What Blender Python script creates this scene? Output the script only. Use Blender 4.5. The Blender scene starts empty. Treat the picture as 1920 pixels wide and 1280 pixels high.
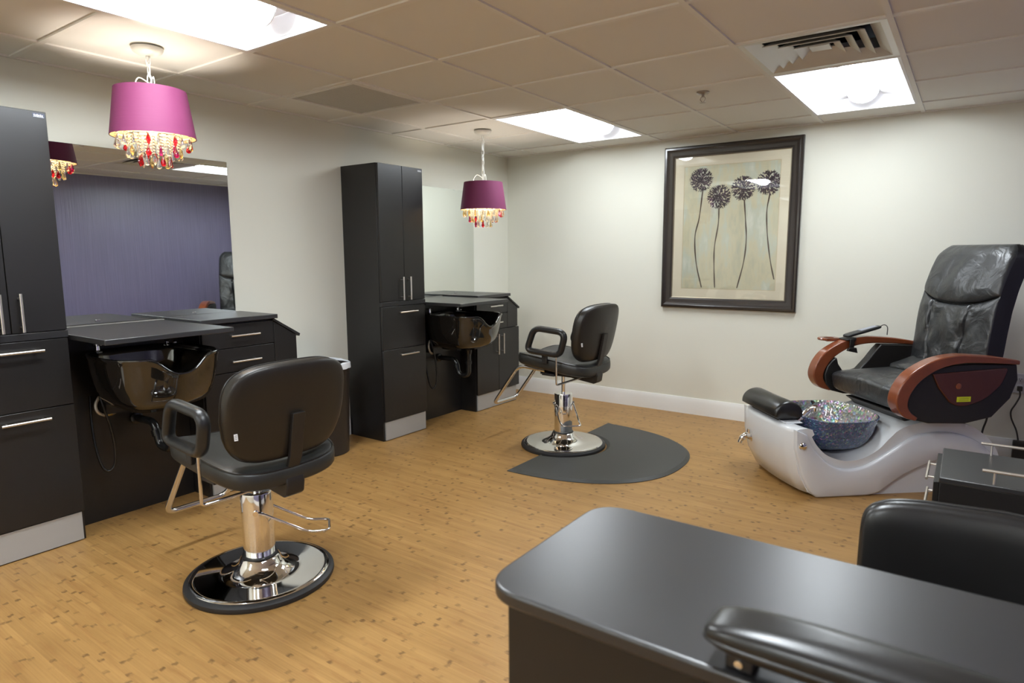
import bpy, math, random
from mathutils import Vector, Matrix
random.seed(7)
PI = math.pi
sc = bpy.context.scene
COL = sc.collection
H = 2.2635          # ceiling height
YB = 5.20           # back wall
XR = 4.57           # right wall
YF = -2.60          # wall behind the camera
T = 0.6096          # ceiling tile
GX, GY = 0.9661, 2.4403

# ------------------------------------------------------------------ materials
def mat(name, base=(.5, .5, .5), rough=.5, metal=0., spec=.5, coat=0., coat_rough=.05, bump=None, vary=None, aniso=0., sheen=0., trans=0., ior=1.5, emit=None, estr=0.):
    m = bpy.data.materials.new(name); m.use_nodes = True
    nt = m.node_tree; b = nt.nodes['Principled BSDF']
    b.inputs['Base Color'].default_value = (*base, 1)
    b.inputs['Roughness'].default_value = rough
    b.inputs['Metallic'].default_value = metal
    b.inputs['Specular IOR Level'].default_value = spec
    b.inputs['Coat Weight'].default_value = coat
    b.inputs['Coat Roughness'].default_value = coat_rough
    b.inputs['Anisotropic'].default_value = aniso
    b.inputs['Sheen Weight'].default_value = sheen
    b.inputs['Transmission Weight'].default_value = trans
    b.inputs['IOR'].default_value = ior
    if emit:
        b.inputs['Emission Color'].default_value = (*emit, 1); b.inputs['Emission Strength'].default_value = estr
    if vary:      # (scale, darker, lighter) colour variation
        tc = nt.nodes.new('ShaderNodeTexCoord'); n = nt.nodes.new('ShaderNodeTexNoise'); n.inputs['Scale'].default_value = vary[0]
        n.inputs['Detail'].default_value = 5
        mx = nt.nodes.new('ShaderNodeMix'); mx.data_type = 'RGBA'
        mx.inputs['A'].default_value = (*[c * vary[1] for c in base], 1); mx.inputs['B'].default_value = (*[min(1, c * vary[2]) for c in base], 1)
        nt.links.new(tc.outputs['Object'], n.inputs['Vector']); nt.links.new(n.outputs['Fac'], mx.inputs['Factor'])
        nt.links.new(mx.outputs['Result'], b.inputs['Base Color'])
    if bump:      # (scale, strength, distance)
        tc = nt.nodes.new('ShaderNodeTexCoord'); n = nt.nodes.new('ShaderNodeTexNoise'); n.inputs['Scale'].default_value = bump[0]
        n.inputs['Detail'].default_value = 4
        bp = nt.nodes.new('ShaderNodeBump'); bp.inputs['Strength'].default_value = bump[1]; bp.inputs['Distance'].default_value = bump[2]
        nt.links.new(tc.outputs['Object'], n.inputs['Vector']); nt.links.new(n.outputs['Fac'], bp.inputs['Height'])
        nt.links.new(bp.outputs['Normal'], b.inputs['Normal'])
    return m

def emission(name, col, strength):
    m = bpy.data.materials.new(name); m.use_nodes = True; nt = m.node_tree
    nt.nodes.remove(nt.nodes['Principled BSDF'])
    e = nt.nodes.new('ShaderNodeEmission'); e.inputs['Color'].default_value = (*col, 1); e.inputs['Strength'].default_value = strength
    nt.links.new(e.outputs[0], nt.nodes['Material Output'].inputs[0]); return m

class NT:       # tiny node helper
    def __init__(s, m): s.t = m.node_tree; s.b = s.t.nodes['Principled BSDF']
    def n(s, k, **kw):
        x = s.t.nodes.new(k)
        for a, v in kw.items(): setattr(x, a, v)
        return x
    def l(s, a, b): s.t.links.new(a, b)
    def math(s, op, a, b=None):
        x = s.n('ShaderNodeMath', operation=op)
        for i, v in enumerate((a, b)):
            if v is None: continue
            if isinstance(v, (int, float)): x.inputs[i].default_value = v
            else: s.l(v, x.inputs[i])
        return x.outputs[0]

M = {}
M['wall'] = mat('beige_paint', (.74, .735, .645), .62, bump=(180, .05, .002))
M['white_trim'] = mat('white_trim', (.82, .82, .80), .35)
M['black_lam'] = mat('black_laminate', (.0110, .0102, .0100), .34, spec=.5, bump=(900, .03, .0005))
M['black_top'] = mat('black_worktop', (.02, .02, .021), .34, spec=.75, bump=(700, .05, .0005))
M['edge'] = mat('black_edge_band', (.012, .012, .013), .4)
M['toe'] = mat('grey_toe_kick', (.40, .40, .39), .45, metal=.25)
M['steel'] = mat('brushed_nickel', (.78, .75, .70), .28, metal=1)
M['chrome'] = mat('chrome', (.88, .88, .88), .05, metal=1)
M['chrome_soft'] = mat('chrome_soft', (.72, .72, .73), .16, metal=1)
M['mirror'] = mat('mirror_silver', (.86, .90, .87), .006, metal=1)
M['porcelain'] = mat('black_porcelain', (.008, .007, .006), .06, spec=.7, coat=.6)
M['vinyl'] = mat('black_vinyl', (.011, .0105, .010), .30, spec=.55, bump=(260, .06, .001))
M['vinyl_back'] = mat('black_vinyl_shell', (.016, .013, .010), .38, spec=.45, bump=(300, .05, .001))
M['seat_vinyl'] = mat('black_vinyl_seat', (.020, .020, .018), .42, spec=.5, bump=(260, .08, .001))
M['urethane'] = mat('black_urethane', (.014, .014, .014), .36)
M['black_metal'] = mat('black_metal', (.014, .012, .011), .42)
M['rubber'] = mat('black_rubber', (.018, .018, .019), .5)
M['mat'] = mat('anti_fatigue_rubber', (.038, .039, .036), .48, bump=(420, .15, .001))
M['tag'] = mat('white_tag', (.8, .8, .8), .5)
M['ink'] = mat('tag_ink', (.03, .03, .04), .5)
M['label_blue'] = mat('dark_blue_label', (.02, .03, .07), .35)
M['pvc'] = mat('black_plastic_pipe', (.012, .012, .012), .22)
M['braid'] = mat('braided_hose', (.45, .41, .33), .42, metal=.4)
M['brass'] = mat('brass_fitting', (.6, .42, .12), .3, metal=1)
M['tile'] = mat('ceiling_tile', (.80, .79, .75), .9, bump=(240, .25, .002))
M['tbar'] = mat('ceiling_grid_paint', (.82, .81, .77), .6)
M['fixture'] = mat('white_fixture', (.85, .86, .88), .4)
M['lens'] = emission('fluorescent_lens', (.91, .98, 1.03), 54.0)
M['lens_dim'] = emission('dimmed_fluorescent_lens', (.91, .98, 1.03), 30.0)   # the two fixtures by the back wall, dimmed so that wall stays unclipped
M['reflector'] = mat('troffer_reflector', (.93, .93, .95), .4)
M['return'] = mat('grey_return_grille', (.62, .61, .57), .6)
M['vent_white'] = mat('diffuser_metal', (.66, .66, .63), .35, metal=.15)
M['duct'] = mat('dark_duct', (.01, .01, .012), .6)
M['sprink'] = mat('sprinkler_metal', (.45, .40, .36), .3, metal=.8)
M['frame'] = mat('dark_espresso_frame', (.020, .014, .011), .30, coat=.3, bump=(90, .1, .001))
M['bead'] = mat('frame_inner_bead', (.25, .21, .14), .35, metal=.4)
M['matboard'] = mat('cream_mat_board', (.72, .66, .50), .8)
M['bevel'] = mat('mat_bevel', (.62, .52, .33), .7)
M['bloom'] = mat('allium_dark', (.022, .012, .022), .7)
M['bloom2'] = mat('allium_plum', (.09, .055, .08), .7)
M['stem'] = mat('painted_stem', (.060, .035, .022), .7)
M['gel'] = mat('white_gelcoat', (.70, .715, .73), .22, coat=.35)
M['gel_skirt'] = mat('white_gelcoat_skirt', (.68, .70, .73), .25, coat=.3)
M['cherry'] = mat('cherry_wood', (.20, .050, .016), .28, coat=.5, vary=(14, .75, 1.35))
M['cherry_dark'] = mat('dark_cherry_panel', (.075, .017, .008), .3, coat=.4, vary=(10, .8, 1.2))
M['yellow'] = mat('yellow_sticker', (.62, .68, .02), .4)
M['leather'] = None
M['shade_gold'] = mat('gold_foil_lining', (.90, .70, .40), .3, metal=.9)
M['lamp_white'] = mat('white_lamp_enamel', (.72, .72, .68), .35)
M['bulb'] = emission('warm_bulb', (1.0, .89, .77), 230.0)
M['liner'] = mat('white_bin_liner', (.72, .76, .80), .35)
M['bin'] = mat('dark_bin', (.022, .018, .016), .4)
M['outlet'] = mat('outlet_plastic', (.62, .63, .66), .4)
M['cord'] = mat('dark_cord', (.03, .027, .025), .45)
M['lcd'] = mat('grey_keypad', (.30, .31, .36), .3)
M['caster'] = mat('caster_plastic', (.02, .02, .02), .4)
M['handle_cream'] = mat('satin_nickel_bar', (.80, .74, .66), .3, metal=.9)

def crystal(name, col, dens):
    m = bpy.data.materials.new(name); m.use_nodes = True; nt = m.node_tree
    b = nt.nodes['Principled BSDF']; b.inputs['Base Color'].default_value = (*col, 1); b.inputs['Roughness'].default_value = .04
    b.inputs['Transmission Weight'].default_value = dens; b.inputs['IOR'].default_value = 1.45; b.inputs['Specular IOR Level'].default_value = .8
    return m
M['cr_clear'] = crystal('clear_crystal', (.97, .97, .93), .92)
M['cr_amber'] = crystal('amber_crystal', (.95, .72, .30), .9)
M['cr_red'] = crystal('red_crystal', (.80, .015, .03), .75)
M['cr_mag'] = crystal('magenta_crystal', (.62, .012, .13), .75)

def m_shade():
    m = mat('magenta_satin_shade', (.15, .031, .080), .55, sheen=.0, spec=.15)
    k = NT(m)
    tc = k.n('ShaderNodeTexCoord'); mp = k.n('ShaderNodeMapping'); mp.inputs['Scale'].default_value = (3, 3, 260)
    nz = k.n('ShaderNodeTexNoise'); nz.inputs['Scale'].default_value = 1; nz.inputs['Detail'].default_value = 3
    k.l(tc.outputs['Object'], mp.inputs[0]); k.l(mp.outputs[0], nz.inputs['Vector'])
    bp = k.n('ShaderNodeBump'); bp.inputs['Strength'].default_value = .25; bp.inputs['Distance'].default_value = .001
    k.l(nz.outputs['Fac'], bp.inputs['Height']); k.l(bp.outputs[0], k.b.inputs['Normal'])
    return m
M['shade'] = m_shade()

def m_leather():
    m = mat('black_puckered_leather', (.019, .0205, .022), .37, spec=.85); k = NT(m)
    tc = k.n('ShaderNodeTexCoord')
    n1 = k.n('ShaderNodeTexNoise'); n1.inputs['Scale'].default_value = 9; n1.inputs['Detail'].default_value = 3; n1.inputs['Distortion'].default_value = 1.2
    n2 = k.n('ShaderNodeTexVoronoi'); n2.inputs['Scale'].default_value = 260
    k.l(tc.outputs['Object'], n1.inputs['Vector']); k.l(tc.outputs['Object'], n2.inputs['Vector'])
    b1 = k.n('ShaderNodeBump'); b1.inputs['Strength'].default_value = .5; b1.inputs['Distance'].default_value = .02
    b2 = k.n('ShaderNodeBump'); b2.inputs['Strength'].default_value = .12; b2.inputs['Distance'].default_value = .002
    k.l(n1.outputs['Fac'], b1.inputs['Height']); k.l(n2.outputs['Distance'], b2.inputs['Height'])
    k.l(b1.outputs[0], b2.inputs['Normal']); k.l(b2.outputs[0], k.b.inputs['Normal'])
    return m
M['leather'] = m_leather()

def m_floor():      # strand bamboo planks running along X: each thin strip has its own shade and its own row of knots
    m = mat('bamboo_floor', (.4, .2, .07), .42, spec=.35); k = NT(m)
    g = k.n('ShaderNodeNewGeometry'); sx = k.n('ShaderNodeSeparateXYZ'); k.l(g.outputs['Position'], sx.inputs[0])
    X, Y = sx.outputs[0], sx.outputs[1]
    w = .019
    row = k.math('FLOOR', k.math('DIVIDE', Y, w))
    wn = k.n('ShaderNodeTexWhiteNoise', noise_dimensions='1D'); k.l(row, wn.inputs['W'])
    rnd = wn.outputs['Value']
    wn2 = k.n('ShaderNodeTexWhiteNoise', noise_dimensions='1D'); k.l(k.math('ADD', row, 371.3), wn2.inputs['W'])
    # knots: one per ~0.26 m, place jittered per strip
    L = k.math('ADD', .13, k.math('MULTIPLY', wn2.outputs['Value'], .12))
    xs = k.math('DIVIDE', k.math('ADD', X, k.math('MULTIPLY', rnd, 3.7)), L)
    cell = k.math('FLOOR', xs)
    fr = k.math('FRACT', xs)
    d = k.math('MULTIPLY', k.math('ABSOLUTE', k.math('SUBTRACT', fr, .5)), L)      # metres from the knot
    fy = k.math('ABSOLUTE', k.math('SUBTRACT', k.math('FRACT', k.math('DIVIDE', Y, w)), .5))
    wn3 = k.n('ShaderNodeTexWhiteNoise', noise_dimensions='2D'); cv = k.n('ShaderNodeCombineXYZ'); k.l(row, cv.inputs[0]); k.l(cell, cv.inputs[1]); k.l(cv.outputs[0], wn3.inputs['Vector'])
    amt = wn3.outputs['Value']
    tc = k.n('ShaderNodeMapping'); tc.inputs['Scale'].default_value = (60, 60, 1); k.l(g.outputs['Position'], tc.inputs[0])
    nz = k.n('ShaderNodeTexNoise'); nz.inputs['Scale'].default_value = 1; nz.inputs['Detail'].default_value = 2; k.l(tc.outputs[0], nz.inputs['Vector'])
    dd = k.math('ADD', d, k.math('MULTIPLY', k.math('SUBTRACT', nz.outputs['Fac'], .5), .034))
    mr = k.n('ShaderNodeMapRange'); mr.inputs['From Min'].default_value = .001; mr.inputs['From Max'].default_value = .013; mr.inputs['To Min'].default_value = 1; mr.inputs['To Max'].default_value = 0
    k.l(dd, mr.inputs['Value'])
    sel = k.n('ShaderNodeMapRange'); sel.inputs['From Min'].default_value = .35; sel.inputs['From Max'].default_value = .85; k.l(amt, sel.inputs['Value'])
    knot = k.math('MULTIPLY', mr.outputs[0], sel.outputs[0])
    # long grain
    mp = k.n('ShaderNodeMapping'); mp.inputs['Scale'].default_value = (3.2, 170, 1); k.l(g.outputs['Position'], mp.inputs[0])
    gr = k.n('ShaderNodeTexNoise'); gr.inputs['Scale'].default_value = 1; gr.inputs['Detail'].default_value = 4; k.l(mp.outputs[0], gr.inputs['Vector'])
    bl = k.n('ShaderNodeTexNoise'); bl.inputs['Scale'].default_value = 2.2; bl.inputs['Detail'].default_value = 3; k.l(g.outputs['Position'], bl.inputs['Vector'])
    ramp = k.n('ShaderNodeValToRGB'); e = ramp.color_ramp.elements
    e[0].position = .25; e[0].color = (.25, .132, .040, 1); e[1].position = .75; e[1].color = (.42, .240, .080, 1)
    v = k.math('ADD', k.math('MULTIPLY', rnd, .17), k.math('ADD', k.math('MULTIPLY', gr.outputs['Fac'], .45), k.math('MULTIPLY', bl.outputs['Fac'], .40)))
    k.l(v, ramp.inputs[0])
    mx = k.n('ShaderNodeMix', data_type='RGBA'); mx.inputs['B'].default_value = (.11, .055, .02, 1)
    k.l(ramp.outputs[0], mx.inputs['A']); k.l(k.math('MULTIPLY', knot, .78), mx.inputs['Factor'])
    # reddish-brown streaks along the grain
    mp3 = k.n('ShaderNodeMapping'); mp3.inputs['Scale'].default_value = (5, 42, 1); k.l(g.outputs['Position'], mp3.inputs[0])
    st = k.n('ShaderNodeTexNoise'); st.inputs['Scale'].default_value = 1; st.inputs['Detail'].default_value = 4; st.inputs['Distortion'].default_value = .4; k.l(mp3.outputs[0], st.inputs['Vector'])
    sr = k.n('ShaderNodeMapRange'); sr.inputs['From Min'].default_value = .52; sr.inputs['From Max'].default_value = .74; sr.inputs['To Max'].default_value = .6; k.l(st.outputs['Fac'], sr.inputs['Value'])
    mx3 = k.n('ShaderNodeMix', data_type='RGBA'); mx3.inputs['B'].default_value = (.235, .105, .032, 1)
    k.l(mx.outputs['Result'], mx3.inputs['A']); k.l(sr.outputs[0], mx3.inputs['Factor']); mx = mx3
    # fine dark joint between planks (every 5 strips)
    pj = k.math('ABSOLUTE', k.math('SUBTRACT', k.math('FRACT', k.math('DIVIDE', Y, w * 5)), .5))
    j = k.math('GREATER_THAN', pj, .492)
    mx2 = k.n('ShaderNodeMix', data_type='RGBA'); mx2.inputs['B'].default_value = (.14, .062, .02, 1)
    k.l(mx.outputs['Result'], mx2.inputs['A']); k.l(k.math('MULTIPLY', j, .18), mx2.inputs['Factor'])
    k.l(mx2.outputs['Result'], k.b.inputs['Base Color'])
    bp = k.n('ShaderNodeBump'); bp.inputs['Strength'].default_value = .12; bp.inputs['Distance'].default_value = .002
    k.l(gr.outputs['Fac'], bp.inputs['Height']); k.l(bp.outputs[0], k.b.inputs['Normal'])
    return m
M['floor'] = m_floor()

def m_purple():     # purple wallcovering with fine vertical threads
    m = mat('purple_wallcovering', (.075, .050, .090), .34, spec=.9); k = NT(m)
    g = k.n('ShaderNodeNewGeometry'); mp = k.n('ShaderNodeMapping'); mp.inputs['Scale'].default_value = (90, 90, 2.0); k.l(g.outputs['Position'], mp.inputs[0])
    nz = k.n('ShaderNodeTexNoise'); nz.inputs['Scale'].default_value = 1; nz.inputs['Detail'].default_value = 3; k.l(mp.outputs[0], nz.inputs['Vector'])
    mx = k.n('ShaderNodeMix', data_type='RGBA'); mx.inputs['A'].default_value = (.125, .11, .20, 1); mx.inputs['B'].default_value = (.21, .19, .33, 1)
    k.l(nz.outputs['Fac'], mx.inputs['Factor']); k.l(mx.outputs['Result'], k.b.inputs['Base Color'])
    bp = k.n('ShaderNodeBump'); bp.inputs['Strength'].default_value = .6; bp.inputs['Distance'].default_value = .004
    k.l(nz.outputs['Fac'], bp.inputs['Height']); k.l(bp.outputs[0], k.b.inputs['Normal'])
    return m
M['purple'] = m_purple()

def m_print():      # washed cream and pale green brush strokes
    m = mat('painted_background', (.6, .58, .45), .6); k = NT(m)
    g = k.n('ShaderNodeNewGeometry'); mp = k.n('ShaderNodeMapping'); mp.inputs['Scale'].default_value = (7, 1, 2.2); k.l(g.outputs['Position'], mp.inputs[0])
    nz = k.n('ShaderNodeTexNoise'); nz.inputs['Scale'].default_value = 1.3; nz.inputs['Detail'].default_value = 5; nz.inputs['Roughness'].default_value = .65; k.l(mp.outputs[0], nz.inputs['Vector'])
    r = k.n('ShaderNodeValToRGB'); e = r.color_ramp.elements
    e[0].position = .3; e[0].color = (.44, .45, .33, 1); e[1].position = .72; e[1].color = (.66, .66, .55, 1)
    x = e.new(.48); x.color = (.58, .54, .36, 1); x = e.new(.58); x.color = (.52, .55, .44, 1)
    k.l(nz.outputs['Fac'], r.inputs[0]); k.l(r.outputs[0], k.b.inputs['Base Color'])
    return m
M['print'] = m_print()

def m_pane():       # picture glass: clear, with the reflection of real glass
    m = bpy.data.materials.new('picture_glass'); m.use_nodes = True; nt = m.node_tree
    nt.nodes.remove(nt.nodes['Principled BSDF'])
    t = nt.nodes.new('ShaderNodeBsdfTransparent'); gl = nt.nodes.new('ShaderNodeBsdfGlossy'); gl.inputs['Roughness'].default_value = .015
    f = nt.nodes.new('ShaderNodeFresnel'); f.inputs['IOR'].default_value = 1.5; mx = nt.nodes.new('ShaderNodeMixShader')
    g = nt.nodes.new('ShaderNodeNewGeometry'); io = nt.nodes.new('ShaderNodeMapRange'); io.inputs['To Min'].default_value = 1.5; io.inputs['To Max'].default_value = 1 / 1.5
    nt.links.new(g.outputs['Backfacing'], io.inputs['Value']); nt.links.new(io.outputs[0], f.inputs['IOR'])
    nt.links.new(f.outputs[0], mx.inputs[0]); nt.links.new(t.outputs[0], mx.inputs[1]); nt.links.new(gl.outputs[0], mx.inputs[2])
    nt.links.new(mx.outputs[0], nt.nodes['Material Output'].inputs[0]); return m
M['pane'] = m_pane()

def m_irid(name, dark, hue_sat, bscale, amount):   # crackled iridescent foil glass: every fleck has a colour of its own
    m = mat(name, dark, .16, metal=.45, coat=.8); k = NT(m)
    tc = k.n('ShaderNodeTexCoord')
    v = k.n('ShaderNodeTexVoronoi'); v.inputs['Scale'].default_value = bscale
    k.l(tc.outputs['Object'], v.inputs['Vector'])
    sp = k.n('ShaderNodeSeparateColor'); k.l(v.outputs['Color'], sp.inputs[0])
    nz = k.n('ShaderNodeTexNoise'); nz.inputs['Scale'].default_value = 9; k.l(tc.outputs['Object'], nz.inputs['Vector'])
    hs = k.n('ShaderNodeCombineColor', mode='HSV'); k.l(k.math('FRACT', k.math('ADD', sp.outputs[0], nz.outputs['Fac'])), hs.inputs[0])
    hs.inputs[1].default_value = hue_sat; k.l(k.math('MULTIPLY', sp.outputs[1], 1.0), hs.inputs[2])
    mx = k.n('ShaderNodeMix', data_type='RGBA'); mx.inputs['A'].default_value = (*dark, 1); k.l(hs.outputs[0], mx.inputs['B'])
    k.l(k.math('MULTIPLY', k.math('POWER', sp.outputs[2], 1.6), amount), mx.inputs['Factor']); k.l(mx.outputs['Result'], k.b.inputs['Base Color'])
    bp = k.n('ShaderNodeBump'); bp.inputs['Strength'].default_value = .8; bp.inputs['Distance'].default_value = .006
    k.l(v.outputs['Distance'], bp.inputs['Height']); k.l(bp.outputs[0], k.b.inputs['Normal'])
    return m
M['irid_out'] = m_irid('blue_crackle_glass', (.07, .12, .25), .55, 110, .42)
M['irid_in'] = m_irid('silver_crackle_glass', (.33, .33, .31), .6, 62, .9)

# ------------------------------------------------------------------ mesh builder
class MB:
    def __init__(s): s.v = []; s.f = []; s.m = []; s.mi = 0
    def add(s, vs, fs):
        o = len(s.v); s.v += [tuple(p) for p in vs]
        s.f += [tuple(i + o for i in f) for f in fs]; s.m += [s.mi] * len(fs); return s
    def box(s, x0, x1, y0, y1, z0, z1):
        return s.add([(x0, y0, z0), (x1, y0, z0), (x1, y1, z0), (x0, y1, z0), (x0, y0, z1), (x1, y0, z1), (x1, y1, z1), (x0, y1, z1)],
                     [(0, 3, 2, 1), (4, 5, 6, 7), (0, 1, 5, 4), (1, 2, 6, 5), (2, 3, 7, 6), (3, 0, 4, 7)])
    def prism(s, poly, a0, a1, axis):
        def P(u, v, a): return {'x': (a, u, v), 'y': (u, a, v), 'z': (u, v, a)}[axis]
        n = len(poly); vs = [P(u, v, a0) for u, v in poly] + [P(u, v, a1) for u, v in poly]
        fs = [tuple(range(n)), tuple(range(2 * n - 1, n - 1, -1))] + [(i, n + i, n + (i + 1) % n, (i + 1) % n) for i in range(n)]
        return s.add(vs, fs)
    def loft(s, loops, cap=True, closed=True):
        n = len(loops[0]); vs = [p for L in loops for p in L]; fs = []
        for a in range(len(loops) - 1):
            for i in range(n if closed else n - 1):
                j = (i + 1) % n; fs.append((a * n + i, a * n + j, (a + 1) * n + j, (a + 1) * n + i))
        if cap: fs.append(tuple(range(n - 1, -1, -1))); fs.append(tuple(range((len(loops) - 1) * n, len(loops) * n)))
        return s.add(vs, fs)
    def tube(s, pts, r, seg=12, closed=False, rb=None):
        pts = [Vector(p) for p in pts]; n = len(pts); loops = []
        T_ = []
        for i in range(n):
            a = pts[(i - 1) % n] if (closed or i > 0) else pts[i]; b = pts[(i + 1) % n] if (closed or i < n - 1) else pts[i]
            T_.append((b - a).normalized())
        up = Vector((0, 0, 1)) if abs(T_[0].z) < .9 else Vector((0, 1, 0))
        N = (up - T_[0] * up.dot(T_[0])).normalized()
        rr = r if isinstance(r, (list, tuple)) else [r] * n
        for i in range(n):
            N = (N - T_[i] * N.dot(T_[i])).normalized(); B = T_[i].cross(N)
            k2 = (rb / rr[i]) if rb else 1
            loops.append([pts[i] + (N * math.cos(2 * PI * k / seg) + B * math.sin(2 * PI * k / seg) * k2) * rr[i] for k in range(seg)])
        if closed: loops.append(loops[0])
        return s.loft(loops, cap=not closed)
    def cyl(s, p0, p1, r0, r1=None, seg=24):
        return s.tube([p0, p1], [r0, r0 if r1 is None else r1], seg)
    def lathe(s, prof, c=(0, 0, 0), seg=40, axis='z', cap=True):
        loops = []
        for r, z in prof:
            L = []
            for k in range(seg):
                a = 2 * PI * k / seg; u, v = r * math.cos(a), r * math.sin(a)
                q = {'z': (u, v, z), 'y': (u, z, -v), 'x': (z, u, v)}[axis]
                L.append((c[0] + q[0], c[1] + q[1], c[2] + q[2]))
            loops.append(L)
        return s.loft(loops, cap=cap)
    def ball(s, c, r, sx=1, sy=1, sz=1, seg=16, rings=10):
        prof = [(max(1e-4, r * math.sin(PI * i / rings)), -r * math.cos(PI * i / rings)) for i in range(rings + 1)]
        o = len(s.v); s.lathe(prof, (0, 0, 0), seg)
        for i in range(o, len(s.v)): x, y, z = s.v[i]; s.v[i] = (c[0] + x * sx, c[1] + y * sy, c[2] + z * sz)
        return s
    def cushion(s, a, b, t, e1=.45, e2=.5, fn=None, nu=56, nv=20, p=None):
        sg = lambda x, e: math.copysign(abs(x) ** e, x); loops = []
        for j in range(nv + 1):
            ph = -PI / 2 + PI * j / nv; cp = max(1e-4, abs(math.cos(ph))) ** e2; z = t * sg(math.sin(ph), e2); L = []
            for i in range(nu):
                th = 2 * PI * i / nu
                q = (a * sg(math.cos(th), e1) * cp, b * sg(math.sin(th), e1) * cp, z)
                L.append(fn(*q) if fn else q)
            loops.append(L)
        return s.loft(loops)

def rounded(pts, rad, n=6, closed=False):       # round the corners of a polyline
    P = [Vector(p) for p in pts]; out = []; N = len(P)
    for i in range(N):
        if not closed and i in (0, N - 1): out.append(P[i]); continue
        a, b, c = P[i - 1], P[i], P[(i + 1) % N]; r = rad[i] if isinstance(rad, (list, tuple)) else rad
        d1, d2 = (a - b), (c - b); r = min(r, d1.length * .48, d2.length * .48); p, q = b + d1.normalized() * r, b + d2.normalized() * r
        for k in range(n + 1):
            t = k / n; out.append(p * (1 - t) ** 2 + b * 2 * t * (1 - t) + q * t * t)
    return out
def spline(pts, n=8):                            # Catmull-Rom through the points
    P = [Vector(p) for p in pts]; P = [P[0] * 2 - P[1]] + P + [P[-1] * 2 - P[-2]]; out = []
    for i in range(1, len(P) - 2):
        for k in range(n):
            t = k / n; a, b, c, d = P[i - 1:i + 3]
            out.append(.5 * ((2 * b) + (c - a) * t + (2 * a - 5 * b + 4 * c - d) * t * t + (3 * b - a - 3 * c + d) * t ** 3))
    out.append(P[-2]); return out
def spline2(pts, n=6): return [(p.x, p.y) for p in spline([(a, b, 0) for a, b in pts], n)]

def obj(name, mb, m, parent=None, bevel=0, seg=2, angle=40, sub=0):
    me = bpy.data.meshes.new(name); me.from_pydata([tuple(p) for p in mb.v], [], mb.f)
    import bmesh
    bm = bmesh.new(); bm.from_mesh(me)
    bmesh.ops.recalc_face_normals(bm, faces=bm.faces); bm.to_mesh(me); bm.free()
    for x in (m if isinstance(m, (list, tuple)) else [m]): me.materials.append(x)
    for p, i in zip(me.polygons, mb.m): p.material_index = i; p.use_smooth = True
    me.set_sharp_from_angle(angle=math.radians(angle))
    o = bpy.data.objects.new(name, me); COL.objects.link(o)
    if parent: o.parent = parent
    if bevel:
        b = o.modifiers.new('bevel', 'BEVEL'); b.width = bevel; b.segments = seg; b.limit_method = 'ANGLE'; b.angle_limit = math.radians(35)
        b.harden_normals = False
    if sub: o.modifiers.new('subdivision', 'SUBSURF').render_levels = sub
    return o
def thing(name, label, cat, loc=(0, 0, 0), rotz=0, group=None):
    o = bpy.data.objects.new(name, None); COL.objects.link(o); o.empty_display_size = .1
    o.location = loc; o.rotation_euler = (0, 0, rotz); return tag(o, label, cat, group)
def tag(o, label, cat, group=None):
    o['label'] = label; o['category'] = cat
    if group: o['group'] = group
    return o
def struct(name, mb, m, **k):
    o = obj(name, mb, m, **k); o['kind'] = 'structure'; return o
def dup(root, loc, rotz=None, label=None):
    def cp(o, parent):
        c = o.copy(); COL.objects.link(c); c.parent = parent
        for ch in list(o.children): cp(ch, c)
        return c
    r = cp(root, None); r.location = loc
    if rotz is not None: r.rotation_euler = (0, 0, rotz)
    if label: r['label'] = label
    return r

# ------------------------------------------------------------------ room shell
W = .12
struct('floor', MB().box(-W, XR + W, YF - W, YB + W, -.1, 0), M['floor'])
struct('wall_left', MB().box(-W, 0, YF - W, YB + W, 0, H + .15), M['wall'])
struct('wall_back', MB().box(0, XR, YB, YB + W, 0, H + .15), M['wall'])
struct('wall_right', MB().box(XR, XR + W, YF - W, YB + W, 0, H + .15), M['purple'])
struct('wall_front', MB().box(0, XR, YF - W, YF, 0, H + .15), M['wall'])
def baseboard(name, poly_axis, a0, a1, flip):
    prof = [(0, 0), (.014, 0), (.014, .105), (.009, .125), (.006, .138), (0, .138)]
    if poly_axis == 'x': mb = MB().prism([(YB - u, z) for u, z in prof], a0, a1, 'x')
    else: mb = MB().prism([((u if not flip else XR - u), z) for u, z in prof], a0, a1, 'y')
    return struct(name, mb, M['white_trim'])
baseboard('baseboard_back', 'x', .0, XR, 0)
baseboard('baseboard_right', 'y', YF, YB - .015, 1)
mb = MB()
for a0, a1 in ((YF, .75), (2.462, 3.142), (4.846, YB - .015)): mb.prism([(0, 0), (.014, 0), (.014, .105), (.009, .125), (.006, .138), (0, .138)], a0, a1, 'y')
struct('baseboard_left', mb, M['white_trim'])

lights = [(0, -3), (0, 2), (3, 2), (3, -3), (0, -8), (3, -8)]     # lower-left tile of each 2x4 troffer; last three unseen, added to light the room
holes = set()
for i, j in lights: holes |= {(i, j), (i, j + 1)}
VENT = (3, 1); RET = (-1, 0); holes |= {VENT, RET}
mb = MB(); gb = MB()
gx = lambda i: GX + i * T
gy = lambda j: GY + j * T
e = .012
for i in range(-2, 7):
    for j in range(-9, 6):
        if (i, j) in holes: continue
        x0, x1, y0, y1 = max(0, gx(i)), min(XR, gx(i + 1)), max(YF, gy(j)), min(YB, gy(j + 1))
        if x1 - x0 < .02 or y1 - y0 < .02: continue
        mb.box(x0, x1, y0, y1, H + .008, H + .03)
ceil = struct('ceiling', mb, M['tile'])
for i in range(-1, 6):
    x = gx(i)
    if not 0 < x < XR: continue
    ys = [YF] + [gy(j) for j in range(-8, 6) if YF < gy(j) < YB] + [YB]
    gb.box(x - e, x + e, YF, YB, H, H + .02)
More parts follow.
